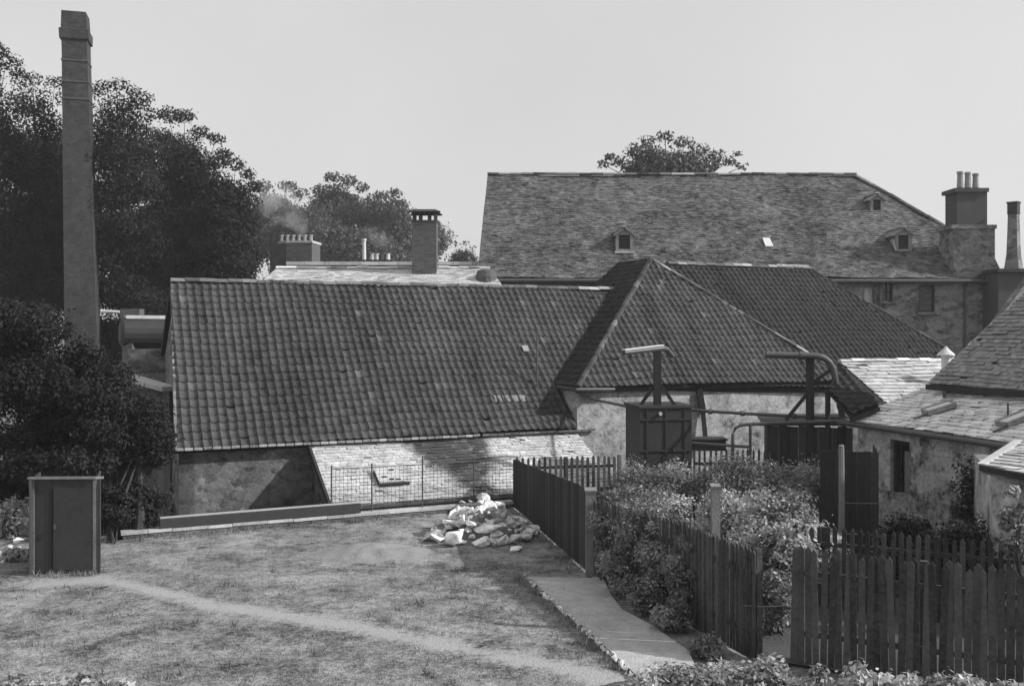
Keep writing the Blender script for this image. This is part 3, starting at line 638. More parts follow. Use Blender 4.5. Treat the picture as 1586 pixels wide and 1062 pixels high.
# big stack on its right end
def chx(u0, u1, v0, v1, d, dep): 
    a_, b_ = pt(u0, v0, d), pt(u1, v1, d); return ((a_.x+b_.x)/2, d+dep/2, (a_.z+b_.z)/2), (b_.x-a_.x, dep, a_.z-b_.z)
o = MB(); o.box(*chx(1477, 1541, 352, 440, 44.8, 1.5)); o.box(*chx(1474, 1544, 348, 354, 44.7, 1.7)); 
o.add([pt(1541,400,44.85), pt(1553,425,44.85), pt(1553,435,44.85), pt(1541,435,44.85), pt(1541,400,46), pt(1553,425,46), pt(1553,435,46), pt(1541,435,46)], [(0,1,2,3),(7,6,5,4),(0,4,5,1),(1,5,6,2)])
st = o.build('chimney', M['rubblel'], f)
o = MB(); o.box(*chx(1482, 1529, 296, 348, 45.0, 1.2)); o.box(*chx(1479, 1532, 291, 297, 44.9, 1.4)); o.build('upper_stack', M['dark_tone'], st)
for u, vt in ((1487, 266), (1499, 267), (1511, 269)):
    p = pt(u, 291, 45.6); z1 = pt(u, vt, 45.6).z; MB().tube([p, V((p.x, p.y, z1-.12)), V((p.x, p.y, z1-.1)), V((p.x, p.y, z1))], [.15, .12, .15, .15], 12, tint=-.1).build('chimney_pot', M['pot'], st)
# building with parapet at the right edge
gq = thing('brick_block', V((24.5, 46, -1.6)), 'dark brick block with flat parapet at the right edge behind the slate roof', 'building')
o = MB(); o.box((26.2, 46, 2.9), ((26.2-pt(1546,400,43.5).x)*2, 5, 9.0)); o.build('wall', M['dark_tone'], gq)
o = MB(); o.box((26.2, 46, 7.5), ((26.2-pt(1544,400,43.4).x)*2, 5.4, .16)); o.build('parapet', M['brick'], gq)
p = pt(1570, 405, 44.5); z1 = pt(1570, 313, 44.5).z; o = MB(); o.tube([V((p.x, p.y, 7.55)), V((p.x, p.y, 8.3)), V((p.x, p.y, 9.2)), V((p.x, p.y, z1-.55))], [.46, .34, .3, .27], 4); ck = o.build('chimney', M['rubblel'], gq)
o = MB(); o.tube([V((p.x, p.y, z1-.55)), V((p.x, p.y, z1-.5)), V((p.x, p.y, z1-.1)), V((p.x, p.y, z1))], [.32, .3, .3, .36], 4); o.build('chimney_head', M['brick'], ck)
# ================================================================= MIDDLE DISTANCE
mq = thing('slated_store', V((-4, 41, -1.6)), 'low store with very pale slate roof behind the pantiled barn ridge', 'building')
My = 42; mz = CAMZ+(512-416)/FPX*My; nM = V((0, -(mz-5.6), 4.2)).normalized(); m0 = V((0, My, mz)); MP = lambda u, v: onpl(u, v, m0, nM)
ra, rb = MP(428, 416), MP(758, 416); la, lb = MP(380, 458), MP(790, 470)
roof('slate_roof', [[V((la.x, la.y, la.z)), V((lb.x, la.y, la.z)), rb, ra]], M['slatel'], mq, 'slate', .3, .2, .12, seed=51, tintamp=.16)
MB().slab([ra, rb, rb+V((0,4,-1.6)), ra+V((-1,4,-1.6))], .1).build('back_roof', M['slatel'], mq)
MB().slab([ra, ra+V((-1,4,-1.6)), V((la.x-.3, la.y, la.z-.1))], .1).build('hip_roof', M['slated'], mq)
ridge('ridge_tiles', ra+UP*.04, rb+UP*.04, M['slatel'], mq, seed=31, r=.1)
MB().prism([(la.x+.4, la.y+.2), (lb.x-.2, la.y+.2), (lb.x-.2, la.y+8), (la.x+.4, la.y+8)], -1.6, la.z-.1).build('wall', M['rubblel'], mq)
p = MP(657, 426); o = MB(); zt = pt(657, 343, p.y).z; wdt = 38/FPX*p.y
o.box((p.x, p.y+.45, (p.z-.4+zt)/2), (wdt, .9, zt-p.z+.4)); ck = o.build('chimney', M['brickm'], mq); 
o = MB()
for sx in (-1, 1):
    for dx_ in (.04, .3): 
        for dy in (.1, .8): o.box((p.x+sx*(wdt/2-dx_-.03), p.y+dy, zt+.2), (.1, .1, .4))
o.box((p.x, p.y+.45, zt+.03), (wdt+.06, .96, .06)); o.build('cap_legs', M['dark_tone'], ck)
o = MB(); o.slab([V((p.x-wdt/2-.18, p.y-.15, zt+.42)), V((p.x+wdt/2+.18, p.y-.15, zt+.42)), V((p.x+wdt/2-.1, p.y+.45, zt+.58)), V((p.x-wdt/2+.1, p.y+.45, zt+.58))], .06)
o.slab([V((p.x-wdt/2-.18, p.y+1.05, zt+.42)), V((p.x+wdt/2+.18, p.y+1.05, zt+.42)), V((p.x+wdt/2-.1, p.y+.45, zt+.58)), V((p.x-wdt/2+.1, p.y+.45, zt+.58))], .06); o.build('cowl', M['wood'], ck)
p = MP(753, 432); o = MB(); o.tube([p-UP*.8, p+UP*.1, p+UP*.35, p+UP*.42], [.48, .46, .38, .1], 14); o.build('kiln_vent', M['brickm'], mq)
nq = thing('rear_store', V((-5, 49, -1.6)), 'dark walled store with a pale coped parapet behind the pale slate roof', 'building')
a_, b_ = pt(444, 409, 47), pt(737, 408, 47)
MB().prism([(a_.x, 47), (b_.x, 47), (b_.x, 53), (a_.x, 53)], -1.6, a_.z-.05).build('wall', M['rubble'], nq)
o = MB(); k = a_.x
while k < b_.x: o.box((k+.45, 47.1, a_.z+.03), (.88, .5, .16), tint=random.uniform(-.2,.2)); k += .9
o.build('coping', M['coping'], nq)
# far houses: only their stacks and pots show
jq = thing('far_house', V((-13.6, 62, -1.6)), 'far house whose broad stack carries a row of pale pots before the trees', 'house')
J = lambda u, v: pt(u, v, 60); a_ = J(443, 376); b_ = J(483, 370)
o = MB(); o.prism([J(443,400).xy, J(483,400).xy, (J(483,400)+V((.2,1.6,0))).xy, (J(443,400)+V((-1.3,1.2,0))).xy], -1.6, a_.z); st = o.build('wall', M['brickm'], jq)
o = MB(); o.prism([(J(427,400)+V((0,.6,0))).xy, J(443,400).xy, (J(484,400)+V((0,-.05,0))).xy, (J(484,400)+V((.2,1.7,0))).xy, (J(427,400)+V((0,1.8,0))).xy], a_.z, a_.z+.14); o.build('stack_cap', M['coping'], st)
for i in range(6):
    p = J(431+i*9.2, 373-i*.5)+V((0,.9,0)); o = MB(); z = a_.z+.14; o.tube([V((p.x, p.y, z)), V((p.x, p.y, z+.34)), V((p.x, p.y, z+.36)), V((p.x, p.y, z+.44))], [.12,.1,.13,.13], 8); o.build('chimney_pot', M['pot'], st)
hq = thing('far_cottage', V((-10.6, 70, -1.6)), 'far cottage with one tall white pot and a short group of pale pots', 'house')
a_ = pt(556, 402, 68); b_ = pt(608, 400, 68); o = MB(); o.prism([a_.xy, b_.xy, (b_+V((0,2,0))).xy, (a_+V((0,2,0))).xy], -1.6, a_.z); st = o.build('wall', M['brick'], hq)
p = pt(564, 400, 68.6); o = MB(); zt = pt(564, 370, 68.6).z; o.tube([V((p.x,p.y,a_.z)), V((p.x,p.y,zt-.15)), V((p.x,p.y,zt-.13)), V((p.x,p.y,zt))], [.14,.12,.17,.17], 8); o.build('chimney_pot', M['paint'], st)
for u in (577, 584, 592, 601):
    p = pt(u, 400, 68.8); o = MB(); o.tube([V((p.x,p.y,a_.z)), V((p.x,p.y,a_.z+.42)), V((p.x,p.y,a_.z+.5))], [.16,.13,.16], 8); o.build('chimney_pot', M['paint'] if u != 592 else M['dark_tone'], st)
# ================================================================= FACTORY CHIMNEY
cb = pt(128.5, 512, 50.9); fc = thing('factory_chimney', V((cb.x, 50.9, -1.6)), 'tall tapering square brick factory chimney standing at the left', 'chimney')
H1 = V((.91, .415, 0)).normalized(); H1 = V((.965, .262, 0)).normalized(); H2 = V((-H1.y, H1.x, 0))
def sq(c_, hw, z): return [V((c_.x, c_.y, z))+H1*i*hw+H2*j*hw for i, j in ((-1,-1),(1,-1),(1,1),(-1,1))]
ztop = pt(117, 14, 50).z; cen = lambda z: V((cb.x-(z-CAMZ)*.0236, 50.9, 0)); hwf = lambda z: .79-(z-3)/(ztop-3)*.2
o = MB(); levels = [-1.6, 3, 8, 13, 17, ztop-2.2]
vs = []; 
for z in levels: vs += sq(cen(z), hwf(z)*(1 if z > 0 else 1.05), z)
o.add(vs, [(4*i+k, 4*i+(k+1) % 4, 4*i+4+(k+1) % 4, 4*i+4+k) for i in range(len(levels)-1) for k in range(4)]); o.build('shaft', M['brick'], fc)
o = MB(); zc = ztop-2.2; prof = [(zc, 0), (ztop-1.5, .01), (ztop-1.45, .1), (ztop-.95, .12), (ztop-.9, .03), (ztop, .0), (ztop, -.25)]; vs = []
for z, ex in prof: vs += sq(cen(z), hwf(z)+ex, z)
o.add(vs, [(4*i+k, 4*i+(k+1) % 4, 4*i+4+(k+1) % 4, 4*i+4+k) for i in range(len(prof)-1) for k in range(4)]); o.build('head', M['brick'], fc)
for v in (92, 125, 152):
    z = pt(120, v, 50).z; o = MB(); q1 = sq(cen(z), hwf(z)+.035, z); q2_ = sq(cen(z), hwf(z)+.035, z+.09); o.add(q1+q2_, [(0,1,5,4),(1,2,6,5),(2,3,7,6),(3,0,4,7),(3,2,1,0),(4,5,6,7)]); o.build('iron_band', M['iron'], fc)
# bits between stack and barn
bo = thing('boiler', pt(222, 560, 34)-UP*2, 'dark horizontal boiler tank with its sunlit top painted as a pale strip, between factory chimney and barn', 'boiler')
a_, b_ = pt(190, 516, 34), pt(285, 516, 35); o = MB(); dd = (b_-a_).normalized(); o.tube([a_-dd*.1, a_, b_, b_+dd*.1], [.35, .56, .56, .35], 20); o.build('drum', M['dark'], bo)
o = MB(); o.bar(a_+UP*.57+V((.1,-.05,0)), b_+UP*.57, .45, .12); o.build('lit_top', M['coping'], bo)  # pale strip stands in for sunlight along the drum top
o = MB(); [o.box(a_.lerp(b_, t_)-UP*1.3, (.35, .9, 1.9)) for t_ in (.15, .8)]; o.build('cradle', M['brickm'], bo)
gw = thing('rubble_outhouse', pt(225, 560, 31)*1, 'ruinous rubble outhouse wall with a sloping pale coping left of the barn', 'wall'); 
a_, b_ = pt(190, 541, 31.5), pt(275, 541, 31.5); o = MB(); o.prism([(a_.x, 31.5), (b_.x, 31.5), (b_.x, 32), (a_.x, 32)], -1.6, a_.z); o.build('wall', M['rubble'], gw)
a_, b_ = pt(196, 583, 28.5), pt(262, 602, 27.5); o = MB(); o.bar(a_, b_, .5, .13); o.build('coping', M['coping'], gw)
o = MB(); o.prism([(a_.x, a_.y), (b_.x, b_.y), (b_.x, b_.y+.3), (a_.x, a_.y+.3)], -1.6, b_.z-.05); o.build('lower_wall', M['rubble'], gw)
tp = thing('tie_pipe', pt(180, 488, 45), 'thin pale pipe running from the factory chimney foot towards the boiler', 'pipe')
MB().tube([pt(156, 482, 46), pt(185, 483, 46)], .07, 8).build('pipe', M['paint'], tp); MB().box(*chx(186, 216, 478, 494, 46, .6)).build('valve_box', M['brickm'], tp)
# ================================================================= RIGHT-HAND RANGE (R)
RE = pt(1311, 651, 24.0); RZe = RE.z; RR = lambda s, r, z: V((RE.x, RE.y, z))-G2*s+G1*r   # s: towards the viewer along the eave, r: back from it
tR = math.tan(R(18)); nR = (UP-G1*tR).normalized(); RP = lambda u, v, off=0.: onpl(u, v, V((RE.x, RE.y, RZe))+nR*off, nR)
rq = thing('slated_cottage', RR(4, 2, 0), 'low whitewashed cottage with pale slate roof, two rooflights and one tall dark window', 'building')
top1 = RP(1440, 592); rr1 = (top1-RE).dot(G1)+.6
s_far = -.05
roof('slate_roof', [[RR(s_far, 0, RZe), RR(9, 0, RZe), RR(9, rr1, RZe+tR*rr1), RR(s_far, rr1, RZe+tR*rr1)]], M['slater'], rq, 'slate', .3, .2, .12, seed=61, tintamp=.22, lip=.028)
Wr = .22; op = []
def Rs(u):                                           # distance along the eave wall for an image column
    k = (u-CX)/FPX; o_ = RR(0, Wr, 0); return (k*o_.y-o_.x)/(-G2.x+k*G2.y)
Rz_ = lambda u, v: (lambda d: CAMZ-(v-HY)/FPX*d)((RR(Rs(u), Wr, 0)).y)
op = [(Rs(1379), Rs(1409), 1.02, 2.2), (Rs(1460)+.1, Rs(1460)+.11, 1.9, 1.91)][:1]
mb = MB(); o0 = RR(s_far+.2, Wr, 0); wallpanel(mb, o0, -G2, 9.5, -.3, RZe-.06, [(op[0][0]-s_far-.2, op[0][1]-s_far-.2, 1.0, 2.25)], .35, G1)
e0 = RR(s_far+.2, Wr, 0); wallpanel(mb, e0, G1, 4.3, -1.6, RZe-.05, [], .3, -G2); mb.build('wall', M['whiter'], rq)
do = MB(); s0, s1 = op[0][:2]; do.slab([RR(s0+.3, Wr+.2, 1.05), RR(s0+.3, Wr+.2, 2.0), RR(s0+.62, Wr+.12, 2.0), RR(s0+.62, Wr+.12, 1.05)], .04); 
dj = MB()
for s_ in (s0+.05, s1-.05): dj.box(RR(s_, Wr+.15, 1.62), (.09, .12, 1.2), (G2, G1, UP))
dj.box(RR((s0+s1)/2, Wr+.15, 2.2), (s1-s0-.2, .12, .09), (G2, G1, UP)); od = dj.build('window', M['wood'], rq)
do.build('shutter', M['post'], od); MB().box(RR((s0+s1)/2, Wr+.34, 1.62), (s1-s0, .02, 1.24), (G2, G1, UP)).build('dark_opening', M['black'], od)
o = MB(); o.tube([RR(s_far-.2, -.06, RZe-.06), RR(8.9, -.06, RZe-.08)], .06, 8); o.build('gutter', M['iron'], rq)
def rooflight(u0, v0, u1, v1, lbl):
    a_, b_ = RP(u0, v0, .05), RP(u1, v1, .05); d_ = (b_-a_); L = d_.length; d_.normalize(); sd_ = nR.cross(d_).normalized()
    o = MB(); 
    for k in (-1, 1): o.bar(a_+sd_*k*.17+nR*.04, b_+sd_*k*.17+nR*.04, .06, .1, nR)
    for p_ in (a_, b_): o.bar(p_-sd_*.14+nR*.04, p_+sd_*.14+nR*.04, .06, .1, nR)
    fr = o.build('rooflight', M['slateu'], rq); fr['label'] = lbl; MB().bar(a_+nR*.05, b_+nR*.05, .28, .04, nR).build('pane', M['paint'], fr)
    p_ = a_-d_*.1; MB().bar(a_-sd_*.16-d_*.35+nR*.01, a_-sd_*.13+d_*.1+nR*.01, .05, .03, nR).build('flashing', M['iron'], fr)
rooflight(1433, 640, 1476, 627, 'rooflight at the far end of the slope'); rooflight(1552, 659, 1600, 640, 'rooflight at the near end of the slope')
p = RP(1463, 616, .0); MB().tube([p, p+UP*.09, p+UP*.1, p+UP*.16], [.04,.04,.06,.05], 8).build('vent_cap', M['iron'], rq)
p = RP(1561, 645, .0); MB().tube([p, p+UP*.3], .02, 6).build('vent_pipe', M['iron'], rq)
# upper steep roof (U) behind it
uE = RP(1437, 594, .25); tU = math.tan(R(47)); nU = (UP-G1*tU).normalized(); UPt = lambda u, v: onpl(u, v, uE, nU)
uq = thing('steep_cottage', uE+G1*2-UP*4, 'taller building with steep grey slate roof at the right edge', 'building')
ue2 = uE-G2*8; ve = UPt(1590, 452); k = (ve-uE); lv = ve
hgt_ = (ve-uE).dot(G1); top_u = uE+G1*5+UP*5*tU
sh = (ve-uE); sh = sh-G1*sh.dot(G1)-UP*sh.z; tvx = uE+sh*(5/hgt_)+G1*5+UP*5*tU
roof('slate_roof', [[uE, ue2, ue2+G1*5+UP*5*tU, tvx]], M['slateu'], uq, 'slate', .21, .125, .12, seed=71, tintamp=.18)
ridge('verge_mortar', uE+(tvx-uE)*.02, tvx, M['coping'], uq, r=.06, seg=.3, seed=3, tintamp=.7)
o = MB(); o.bar(uE-UP*.08-G1*.02, ue2-UP*.08-G1*.02, .1, .12); o.build('gutter', M['wood'], uq)
o = MB(); w0 = uE+G1*.25-G2*.3; o.prism([w0.xy, (w0-G2*8).xy, (w0-G2*8+G1*8).xy, (w0+G1*8).xy], -1.6, uE.z-.02)
o.slab([w0, w0+G1*8, w0+G1*4.4+UP*4.4*tU], .2); o.build('wall', M['rubblel'], uq)
# pale slate roof between (S)
S0 = pt(1300, 560, 29.5); nS = (UP-G2*.55).normalized(); SP = lambda u, v: onpl(u, v, S0, nS)
sq_ = thing('link_building', S0-UP*(S0.z+1.6), 'link building with very pale coarse slate roof between the dark barn and the cottage', 'building')
s2 = S0+G1*8; bt = -G2*4.2-UP*4.2*.55
roof('slate_roof', [[S0+bt, s2+bt, s2, S0]], M['slatel'], sq_, 'slate', .42, .2, .1, seed=81, tintamp=.2, lip=.042)
MB().slab([S0, s2, s2+G2*.5-UP*.5, S0+G2*.5-UP*.5], .1).build('back_roof', M['slatel'], sq_)
ridge('ridge_tiles', S0+UP*.03, s2+UP*.03, M['slatel'], sq_, r=.09, seed=9, tintamp=.1)
w0 = S0+G1*.3-G2*3.9; MB().prism([w0.xy, (w0+G1*9).xy, (w0+G1*9+G2*4.2).xy, (w0+G2*4.2).xy], -1.6, S0.z-2.45).build('wall', M['whiter'], sq_)
p = pt(1465, 562, 29.0); vq = thing('roof_ventilator', p-UP*.1, 'small round ventilator with pale conical cap at the foot of the steep roof', 'ventilator')
MB().tube([p-UP*.3, p+UP*.22], .13, 14).build('neck', M['paint'], vq); MB().tube([p+UP*.22, p+UP*.26, p+UP*.42, p+UP*.5], [.25,.25,.08,.02], 16).build('cap', M['paint'], vq)
# near porch at the right edge
PE = pt(1520, 722, 16.8); pq = thing('porch', PE+G1*1-UP*PE.z, 'small slated porch cut by the right edge, below the cottage roof', 'porch')
pa = pt(1520, 722, 16.8); pb_ = pt(1640, 748, 15.2); pc_ = pt(1700, 672, 18.0); pd_ = pt(1578, 683, 18.6)
nP = pnormal([pa, pb_, pd_]); pc_ = onpl(1700, 668, pa, nP); pd_ = onpl(1580, 683, pa, nP)
roof('slate_roof', [[pa, pb_, pc_, pd_]], M['slatel'], pq, 'slate', .34, .24, .08, seed=91, tintamp=.16)
MB().bar(pa-UP*.02, pb_-UP*.02, .1, .1).build('gutter', M['wood'], pq)
MB().bar(pa+UP*.02, pd_+UP*.02, .14, .06).build('verge', M['coping'], pq)
o = MB(); w1 = pa+V((.25,.12,0)); w2 = pb_+V((.1,.12,0)); o.prism([w1.xy, w2.xy, (w2+V((2,3,0))).xy, (w1+V((.9,2.6,0))).xy], 0, min(w1.z, w2.z)-.08); o.build('wall', M['whiter'], pq)
# ================================================================= PIPEWORK AND TANK
DT = 27.0
tk = thing('water_tank', pt(1025, 712, DT)-UP*2.8, 'dark squat riveted tank in front of the whitewashed wall', 'tank')
c_ = pt(1025, 670, DT); zt, zb = pt(0, 628, DT).z, pt(0, 735, DT).z
ax_ = (V((.985, .17, 0)), V((-.17, .985, 0)), UP)
o = MB(); o.box((c_.x, DT+.7, (zb+zt)/2), (1.5, 1.4, zt-zb), ax_); o.build('barrel', M['dark'], tk)
for k in (-1, 1): MB().box(V((c_.x, DT+.7, zt-.03))-ax_[1]*.7*k, (1.6, .1, .07), ax_).build('rim', M['plank'], tk); MB().box(V((c_.x, DT+.7, zt-.03))-ax_[0]*.76*k, (.09, 1.3, .07), ax_).build('rim', M['plank'], tk)
for k in (-.5, 0, .5): MB().box(V((c_.x, DT+.7, (zb+zt)/2))-ax_[1]*.715+ax_[0]*k*1.1, (.05, .03, zt-zb-.12), ax_).build('strap', M['dark'], tk)
for k in (.35, .8): MB().box(V((c_.x, DT+.7, zb+(zt-zb)*k))-ax_[1]*.72, (1.5, .03, .05), ax_).build('strap', M['dark'], tk)
o = MB(); o.box((c_.x, DT+.7, (zb-1.6)/2), (1.5, 1.3, zb+1.6)); o.build('stand', M['wood'], tk)
o = MB(); o.tube([V((c_.x-.05, DT-.13, zt-.22)), V((c_.x-.05, DT+.0, zt-.22))], .05, 10); o.build('plug', M['paint'], tk)
lp = thing('water_spout', pt(1018, 628, DT)-UP*0, 'spout pipe, its lit top painted as a pale strip, on a braced post above the tank', 'spout')
top = pt(1018, 541, DT+.3); o = MB(); o.box(((top.x), DT+.3, (top.z+zt)/2-.02), (.2, .2, top.z-zt)); 
o.build('post', M['wood'], lp)
o = MB(); o.bar(pt(1014, 596, DT+.3), pt(990, 630, DT+.3), .09, .09); o.bar(pt(1024, 596, DT+.3), pt(1048, 632, DT+.3), .09, .09); o.build('brace', M['wood'], lp)
a_, b_ = pt(966, 546, DT-.5), pt(1026, 539, DT+.45); o = MB(); o.tube([a_-UP*.12, a_, b_, pt(1033, 541, DT+.6), pt(1042, 552, DT+.7)], [.06,.07,.08,.08,.07], 10); o.build('pipe', M['iron'], lp)
o = MB(); o.bar(a_+UP*.075, b_+UP*.085, .14, .03); o.build('lit_top', M['ironl'], lp)  # light on the upper side of the pipe, laid on as a pale strip
DP = 25.2
ep = thing('elbow_pipe', pt(1305, 655, DP), 'thick iron pipe bending down over a braced timber trestle', 'pipe')
pts = [pt(1186, 549, DP), pt(1262, 551, DP)]+[pt(1262+30*math.sin(t_), 581-30*math.cos(t_), DP) for t_ in (.3, .6, .9, 1.2, 1.5)]+[pt(1299, 610, DP), pt(1306, 655, DP)]
MB().tube(pts, .085, 12).build('pipe', M['iron'], ep)
MB().tube([pt(1238, 550.5, DP), pt(1246, 550.5, DP)], .11, 12).build('flange', M['iron'], ep); MB().tube([pt(1302, 625, DP), pt(1303, 632, DP)], .11, 12).build('flange', M['iron'], ep)
o = MB(); x_ = pt(1255, 600, DP+.1).x; o.box((x_, DP+.12, (pt(0,555,DP).z+pt(0,700,DP).z)/2), (.17, .17, pt(0,555,DP).z-pt(0,700,DP).z)); o.bar(pt(1250, 610, DP+.1), pt(1217, 650, DP+.1), .08, .08); o.bar(pt(1262, 590, DP+.1), pt(1290, 570, DP+.1), .07, .07); o.build('trestle', M['wood'], ep)
lpq = thing('long_pipe', pt(1200, 642, 26), 'long thin iron pipe crossing in front of the whitewashed wall past the tank', 'pipe')
o = MB(); o.tube([pB(905, 600, .1), pB(905, 612, .12), pB(912, 617, .15), pt(985, 632, 28.2), pt(1072, 635, 27.5), pt(1150, 640, 26.5), pt(1210, 643, 25.9), pt(1345, 650, 24.6)], .045, 8); o.build('pipe', M['iron'], lpq)
o = MB(); 
for u, v, d_ in ((1100,637,27.1),(1150,640,26.5),(1230,644,25.7)): o.tube([pt(u-3, v, d_), pt(u+3, v, d_)], .075, 8)
o.build('coupling', M['iron'], lpq)
rl = thing('pipe_rail', pt(1160, 700, 25.5)-UP*1.2, 'arched iron pipe rail with uprights standing right of the tank', 'railing')
o = MB(); o.tube([pt(1135, 720, 25.5), pt(1135, 672, 25.5), pt(1139, 663, 25.5), pt(1147, 658, 25.5), pt(1160, 657, 25.5), pt(1230, 654, 25.2), pt(1300, 652, 24.7), pt(1345, 650, 24.3)], .045, 8); o.build('top_rail', M['iron'], rl)
for u in (1162, 1186): MB().tube([pt(u, 656, 25.45), pt(u, 740, 25.45)], .04, 8).build('upright', M['iron'], rl)
MB().tube([pt(1072, 686, 26.2), pt(1162, 692, 25.5)], .04, 8).build('lower_rail', M['iron'], rl)
sp = thing('strut_pole', pB(1095, 700, .3), 'dark timber prop leaning against the whitewashed wall right of the tank', 'prop')
o = MB(); o.bar(pB(1081, 594, .05), pB(1089, 640, .15), .2, .2); o.bar(pB(1089, 640, .16), pB(1094, 695, .3), .13, .13); o.build('pole', M['wood'], sp)
bk = thing('log_heap', pt(1095, 690, 27.6)-UP*.3, 'low dark box lying between the tank and the pipe rail', 'box')
o = MB(); o.box(pt(1094, 688, 27.8), (1.0, .6, .3)); o.build('body', M['wood'], bk); o=MB(); o.box(pt(1094, 688, 27.8)+UP*.17, (1.08, .7, .05)); o.build('lid', M['dark'], bk)
def boards(mb, a_, b_, z0, z1, w=.14, gap=.006, th=.03, jit=.02, seed=0, point=0, z1b=None):
    rr = random.Random(seed); a_, b_ = V(a_), V(b_); L = (b_-a_).length; d_ = (b_-a_)/L; s = 0; n_ = V((-d_.y, d_.x, 0))
    while s < L:
        t_ = s/L; zt = (z1+(z1b-z1)*t_ if z1b is not None else z1)+rr.uniform(-jit, jit); c_ = a_+d_*(s+w/2); mb.box(V((c_.x, c_.y, (z0+zt)/2))+n_*rr.uniform(-.004,.004), (w-gap, th, zt-z0), (d_, n_, UP), tint=rr.uniform(-.3,.35)); s += w
    return mb
ws = thing('timber_shed', pt(1245, 700, 25)-UP*1.5, 'grey boarded shed with flat roof under the elbow pipe', 'shed')
a_, b_ = pt(1186, 655, 25.9), pt(1312, 655, 25.0); zt = a_.z
o = MB(); boards(o, (a_.x, a_.y, 0), (b_.x, b_.y, 0), -.2, zt-.05, .17, seed=4); boards(o, (b_.x, b_.y, 0), (b_.x+.4, b_.y+1.5, 0), -.2, zt-.05, .17, seed=5); o.build('wall', M['plank'], ws)
o = MB(); o.slab([a_+V((-.1,-.1,0)), b_+V((.15,-.1,0)), b_+V((.5,1.7,.1)), a_+V((.2,1.7,.1))], .06); o.build('roof', M['dark'], ws)
[MB().box((pt(u,0,25.6).x, 25.6-((u-1186)/126)*.85+.1, zt/2), (.12,.12,zt)).build('corner_post', M['wood'], ws) for u in (1213, 1290)]
# ================================================================= GARDEN SHEDS, SCREENS
ds = thing('dark_privy', pt(1310, 800, 20.8)*1, 'tall black boarded screen beside the cottage window, behind a grey pole', 'screen'); 
x0_, x1_ = pt(1270, 0, 20.8).x, pt(1352, 0, 20.8).x; zt = pt(0, 697, 20.8).z
o = MB(); boards(o, (x0_, 20.8, 0), (x1_, 20.6, 0), 0.0, zt, .15, jit=.03, seed=8); boards(o, (x1_, 20.6, 0), (x1_+.35, 21.7, 0), 0, zt, .15, seed=9); o.build('boards', M['wood'], ds)
o = MB(); o.bar(V((x0_, 20.86, zt-.3)), V((x1_, 20.66, zt-.3)), .06, .1); o.bar(V((x0_, 20.86, .4)), V((x1_, 20.66, .4)), .06, .1); o.build('rail', M['wood'], ds)
def post(u, vt, d, w, label, zb=0., m='post', name='wooden_post', round_=False, top=.02, grp='posts about the garden'):
    p = pt(u, vt, d); o = MB(); t_ = thing(name, V((p.x, d, zb)), label, 'post', grp)
    if round_: o.tube([V((p.x, d, zb)), V((p.x+.01, d, (zb+p.z)/2)), V((p.x, d, p.z))], [w*.55, w*.5, w*.45], 9)
    else: o.box((p.x, d, (zb+p.z-top)/2), (w, w, p.z-top-zb))
    o.build('shaft', M[m], t_); o = MB(); 
    if round_: o.tube([V((p.x, d, p.z-.005)), V((p.x, d, p.z+.02))], [w*.47, w*.35], 9)
    else: o.slab([V((p.x-w*.6, d-w*.6, p.z)), V((p.x+w*.6, d-w*.6, p.z)), V((p.x+w*.6, d+w*.6, p.z+.03)), V((p.x-w*.6, d+w*.6, p.z+.03))], .04)
    o.build('cap', M[m], t_); return t_
post(1303, 690, 20.3, .13, 'tall weathered grey pole in front of the black screen', round_=True)
cy = thing('canopy', pt(1345, 0, 23.6)-UP*pt(1345, 0, 23.6).z, 'small dark tiled canopy on a post over the end of the iron pipes', 'canopy')
k0, k1, k2 = pt(1298, 563, 26.3), pt(1361, 626, 23.9), pt(1318, 643, 23.3); nk = pnormal([k0, k1, k2]); k3 = onpl(1284, 606, k0, nk)
roof('tiled_roof', [[k2, k1, k0, k3]], M['pantiled'], cy, seed=33, sag=.01, th=.07)
MB().tube([V((k1.x-.25, k1.y-.05, 0)), V((k1.x-.25, k1.y-.05, k1.z-.1))], .075, 9).build('post', M['wood'], cy)
MB().bar(k1-UP*.12, k2-UP*.12, .08, .1).build('beam', M['wood'], cy); MB().tube([V((k3.x+.1, k3.y+.4, 0)), V((k3.x+.1, k3.y+.4, k3.z))], .07, 8).build('post', M['wood'], cy)
# Shed on the lawn at left
sd0 = gp(50, 888); sd1 = gp(152, 888); sh_ = thing('tool_shed', sd0.lerp(sd1, .5), 'narrow dark upright shed with flat roof on the lawn under the tree', 'shed')
xa, xb, ys = sd0.x, sd1.x-.06, sd0.y; hz = pt(0, 742, ys).z; dv = G2*1.05
fa, fb = V((xa, ys, 0)), V((xb, ys-.02, 0))
o = MB(); boards(o, fa, fb, .03, hz, .34, gap=.006, seed=12, jit=.0, th=.03); boards(o, fb+V((.02,.02,0)), fb+dv, .03, hz, .25, seed=13, jit=0); boards(o, fa+dv, fa+V((-.02,.02,0)), .03, hz, .25, seed=14, jit=0); boards(o, fb+dv, fa+dv, .03, hz-.16, .25, seed=15, jit=0); o.build('wall', M['plank'], sh_)
o = MB(); o.slab([fa+V((-.06,-.07,hz+.06)), fb+V((.05,-.07,hz+.07)), fb+dv+V((.05,.1,hz-.1)), fa+dv+V((-.06,.1,hz-.11))], .05); o.build('roof', M['post'], sh_)
MB().box(fb+V((.01,.0,hz/2)), (.06,.07,hz-.02)).build('corner_post', M['post'], sh_); MB().box(fa+V((.02,.0,hz/2)), (.06,.07,hz-.02)).build('corner_post', M['post'], sh_)
